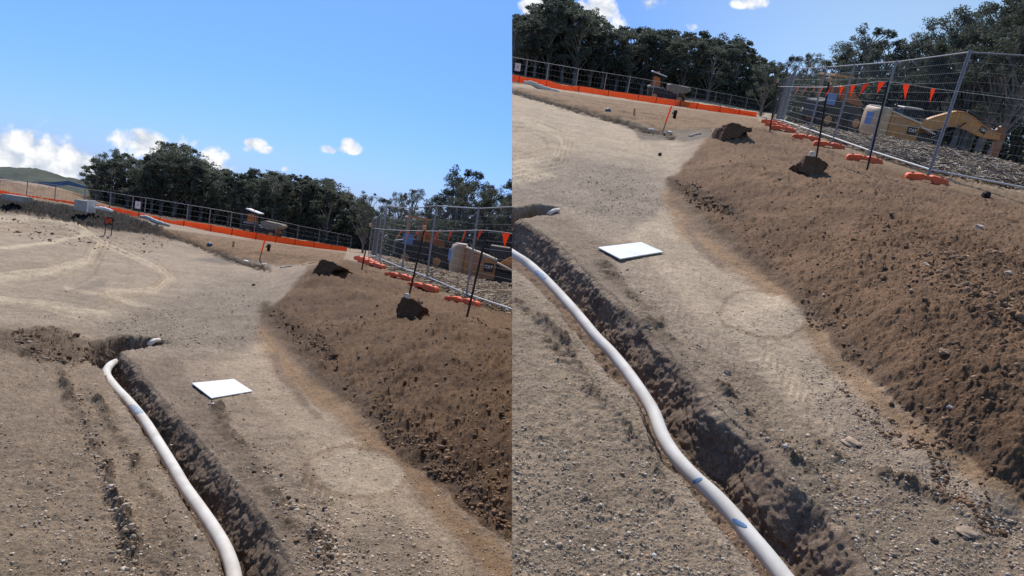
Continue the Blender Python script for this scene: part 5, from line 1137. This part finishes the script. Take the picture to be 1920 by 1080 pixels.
def tree(P, x, ytop, D, protos, label, group, wid=1.0, rnd=random, name='gum_tree'):
    tm, cm, H = protos[rnd.randrange(len(protos))]
    r = P.ray(x, ytop); X = r[0] / r[1] * D
    z = float(P.base(np.array([X]), np.array([min(D, 115.)]))[0]) - (0.3 if D < 115 else 1.2)
    # a vertical trunk under the crown top seen at (x, ytop)
    zt = CAMH + r[2] / r[1] * D; h = max(2.5, zt - z); s = h / H * 1.03
    o = thing(P, name, label, 'tree', (X, D, z), rnd.uniform(0, 6.28), group, scale=(s * wid, s * wid, s))
    part(o, 'trunk', tm, None); part(o, 'crown', cm, None); return o
def treeline(P, tops, D0, D1, protos, group, desc, wid=1.25, rows=3, spacing=26, drop=(0, 10, 16), seed=5):
    rnd = random.Random(seed); xs = [p[0] for p in tops]; ys = [p[1] for p in tops]
    for r_ in range(rows):
        x = xs[0] + rnd.uniform(0, 10) + (r_ % 2) * spacing / 2; k = 0
        while x < xs[-1]:
            yt = float(np.interp(x, xs, ys)) + drop[r_] + rnd.uniform(-4, 8)
            D = D0 + (D1 - D0) * (x - xs[0]) / (xs[-1] - xs[0]) + (rows - 1 - r_) * 5 + rnd.uniform(-1.5, 1.5)
            rw = ['back', 'middle', 'front'][r_ if rows == 3 else r_ + 1]
            tree(P, x, yt, D, protos, '%s, %s from left in the %s row, %s' % (desc, ordinal(k), rw, half(P)), group, wid * rnd.uniform(.85, 1.2), rnd)
            x += spacing * rnd.uniform(.75, 1.2); k += 1
ltops = [(178, 300), (200, 286), (240, 288), (265, 300), (285, 296), (308, 276), (330, 267), (350, 285), (372, 300), (392, 308), (410, 322), (430, 320), (460, 323), (490, 324), (520, 322), (550, 332), (580, 332), (600, 334), (625, 338), (645, 358), (668, 378), (700, 380)]
treeline(LP, ltops, 104, 112, DENSE, 'dark gum trees in the far treeline, left half of the picture', 'dark gum tree of far treeline', seed=5)
rtops = [(900, 30), (930, 34), (960, 26), (985, 28), (1010, 20), (1030, -12), (1060, -6), (1085, 6), (1105, 28), (1130, 46), (1160, 44), (1180, 50), (1220, 53), (1260, 55), (1290, 60), (1330, 66), (1350, 72), (1375, 70), (1400, 82), (1418, 108), (1440, 120), (1470, 128)]
treeline(RP, rtops, 104, 112, DENSE, 'dark gum trees in the far treeline, right half of the picture', 'dark gum tree of far treeline', seed=6)
l2 = [(690, 366), (705, 372), (722, 366), (735, 376), (755, 362), (785, 362), (805, 378), (822, 372), (840, 345), (870, 325), (892, 326), (915, 345), (932, 352), (955, 350), (1000, 345)]
treeline(LP, l2, 84, 66, OPEN, 'open crowned gum tree behind fence', 'open crowned gum tree behind fence', wid=1.0, rows=2, spacing=32, drop=(0, 26), seed=7)
r2 = [(1448, 112), (1462, 106), (1490, 106), (1505, 116), (1530, 101), (1552, 104), (1575, 118), (1600, 90), (1625, 68), (1650, 58), (1675, 74), (1700, 90), (1740, 72), (1775, 50), (1800, 30), (1835, 22), (1862, 38), (1885, 8), (1915, 0), (1990, -20)]
treeline(RP, r2, 84, 58, OPEN, 'open crowned gum trees behind the near fence, right half', 'open crowned gum tree behind fence', wid=1.0, rows=2, spacing=34, drop=(0, 34), seed=8)
def understorey(P, pix, label, seed):
    """dense low scrub under the trees"""
    g = np.random.default_rng(seed); Vs = []
    for x0, yt, yb, D, n in pix:
        m = n; x = x0 + g.uniform(-26, 26, m); y = yb + (yt - yb) * g.random(m) ** 1.3; d = D + g.uniform(-4, 5, m)
        r = np.stack([x - 960, 540 - y, np.full(m, -FOC)], 1) @ P.Fn; p = r / r[:, 1:2] * d[:, None] + [0, 0, CAMH]
        u = g.normal(size=(m, 3)); u /= np.linalg.norm(u, axis=1)[:, None]; w = np.cross(u, g.normal(size=(m, 3))); w /= np.linalg.norm(w, axis=1)[:, None] + 1e-9
        s = D * .0026 * g.uniform(.6, 1.5, m)[:, None]; Vs.append(np.stack([p - u * s, p + w * s * .5, p + u * s, p - w * s * .5], 1).reshape(-1, 3))
    V = np.concatenate(Vs); me = np_mesh('undergrowth', V, np.arange(len(V)).reshape(-1, 4)); me.materials.append(M_LEAF[0])
    o = link(bpy.data.objects.new('undergrowth', me)); o.matrix_world = P.M; o['kind'] = 'stuff'; o['label'] = label; o['category'] = 'undergrowth'; SIDEOF[o.name] = 1 if P is LP else -1
understorey(LP, [(x, 352 + (x - 190) * .13, 392 + (x - 190) * .165, 113, 1700) for x in range(195, 700, 26)] + [(x, 412, 495 + (x - 700) * .14, 72, 2200) for x in range(730, 1000, 30)], 'dark scrub filling the foot of the treeline, ' + half(LP), 3)
understorey(RP, [(x, 80 + (x - 930) * .16, 142 + (x - 930) * .155, 113, 1900) for x in range(930, 1460, 26)] + [(x, 145, 245 + (x - 1440) * .16, 72, 2600) for x in range(1500, 2000, 30)], 'dark scrub filling the foot of the treeline, ' + half(RP), 4)

# ------------------------------------------------------------------ everything of one site stops at the plane where the sites meet
def cut_at_seam():
    bpy.context.view_layer.update()
    def root(o):
        while o.parent: o = o.parent
        return o
    side = {}
    for o in list(COL.objects):
        if o.type != 'MESH' or o.name.startswith('ground'): continue
        Mr = root(o).matrix_world; q = [(o.matrix_world @ Vector(c) - CAMPOS).dot(SEAM_N) for c in o.bound_box]
        s = SIDEOF.get(root(o).name)
        if s is None: continue
        q = [v * s for v in q]
        if max(q) <= 0: continue
        if min(q) >= 0: dead.append(o); continue
        o.data = o.data.copy(); bm = bmesh.new(); bm.from_mesh(o.data); Mi = o.matrix_world.inverted(); co = Mi @ CAMPOS; no = (o.matrix_world.to_3x3().transposed() @ SEAM_N).normalized()
        bmesh.ops.bisect_plane(bm, geom=bm.verts[:] + bm.edges[:] + bm.faces[:], plane_co=co, plane_no=no * s, clear_outer=True)
        if not bm.faces: dead.append(o)
        bm.to_mesh(o.data); bm.free()
dead = []
def cut_all():
    cut_at_seam()
    names = set(o.name for o in dead)
    for o in dead:
        for k in o.children: names.add(k.name)
    for n in names:
        o = bpy.data.objects.get(n)
        if o: bpy.data.objects.remove(o)
    for n in [o.name for o in COL.objects if o.type == 'EMPTY' and not o.children]: bpy.data.objects.remove(bpy.data.objects[n])
SIDEOF['hill'] = 1
cut_all()
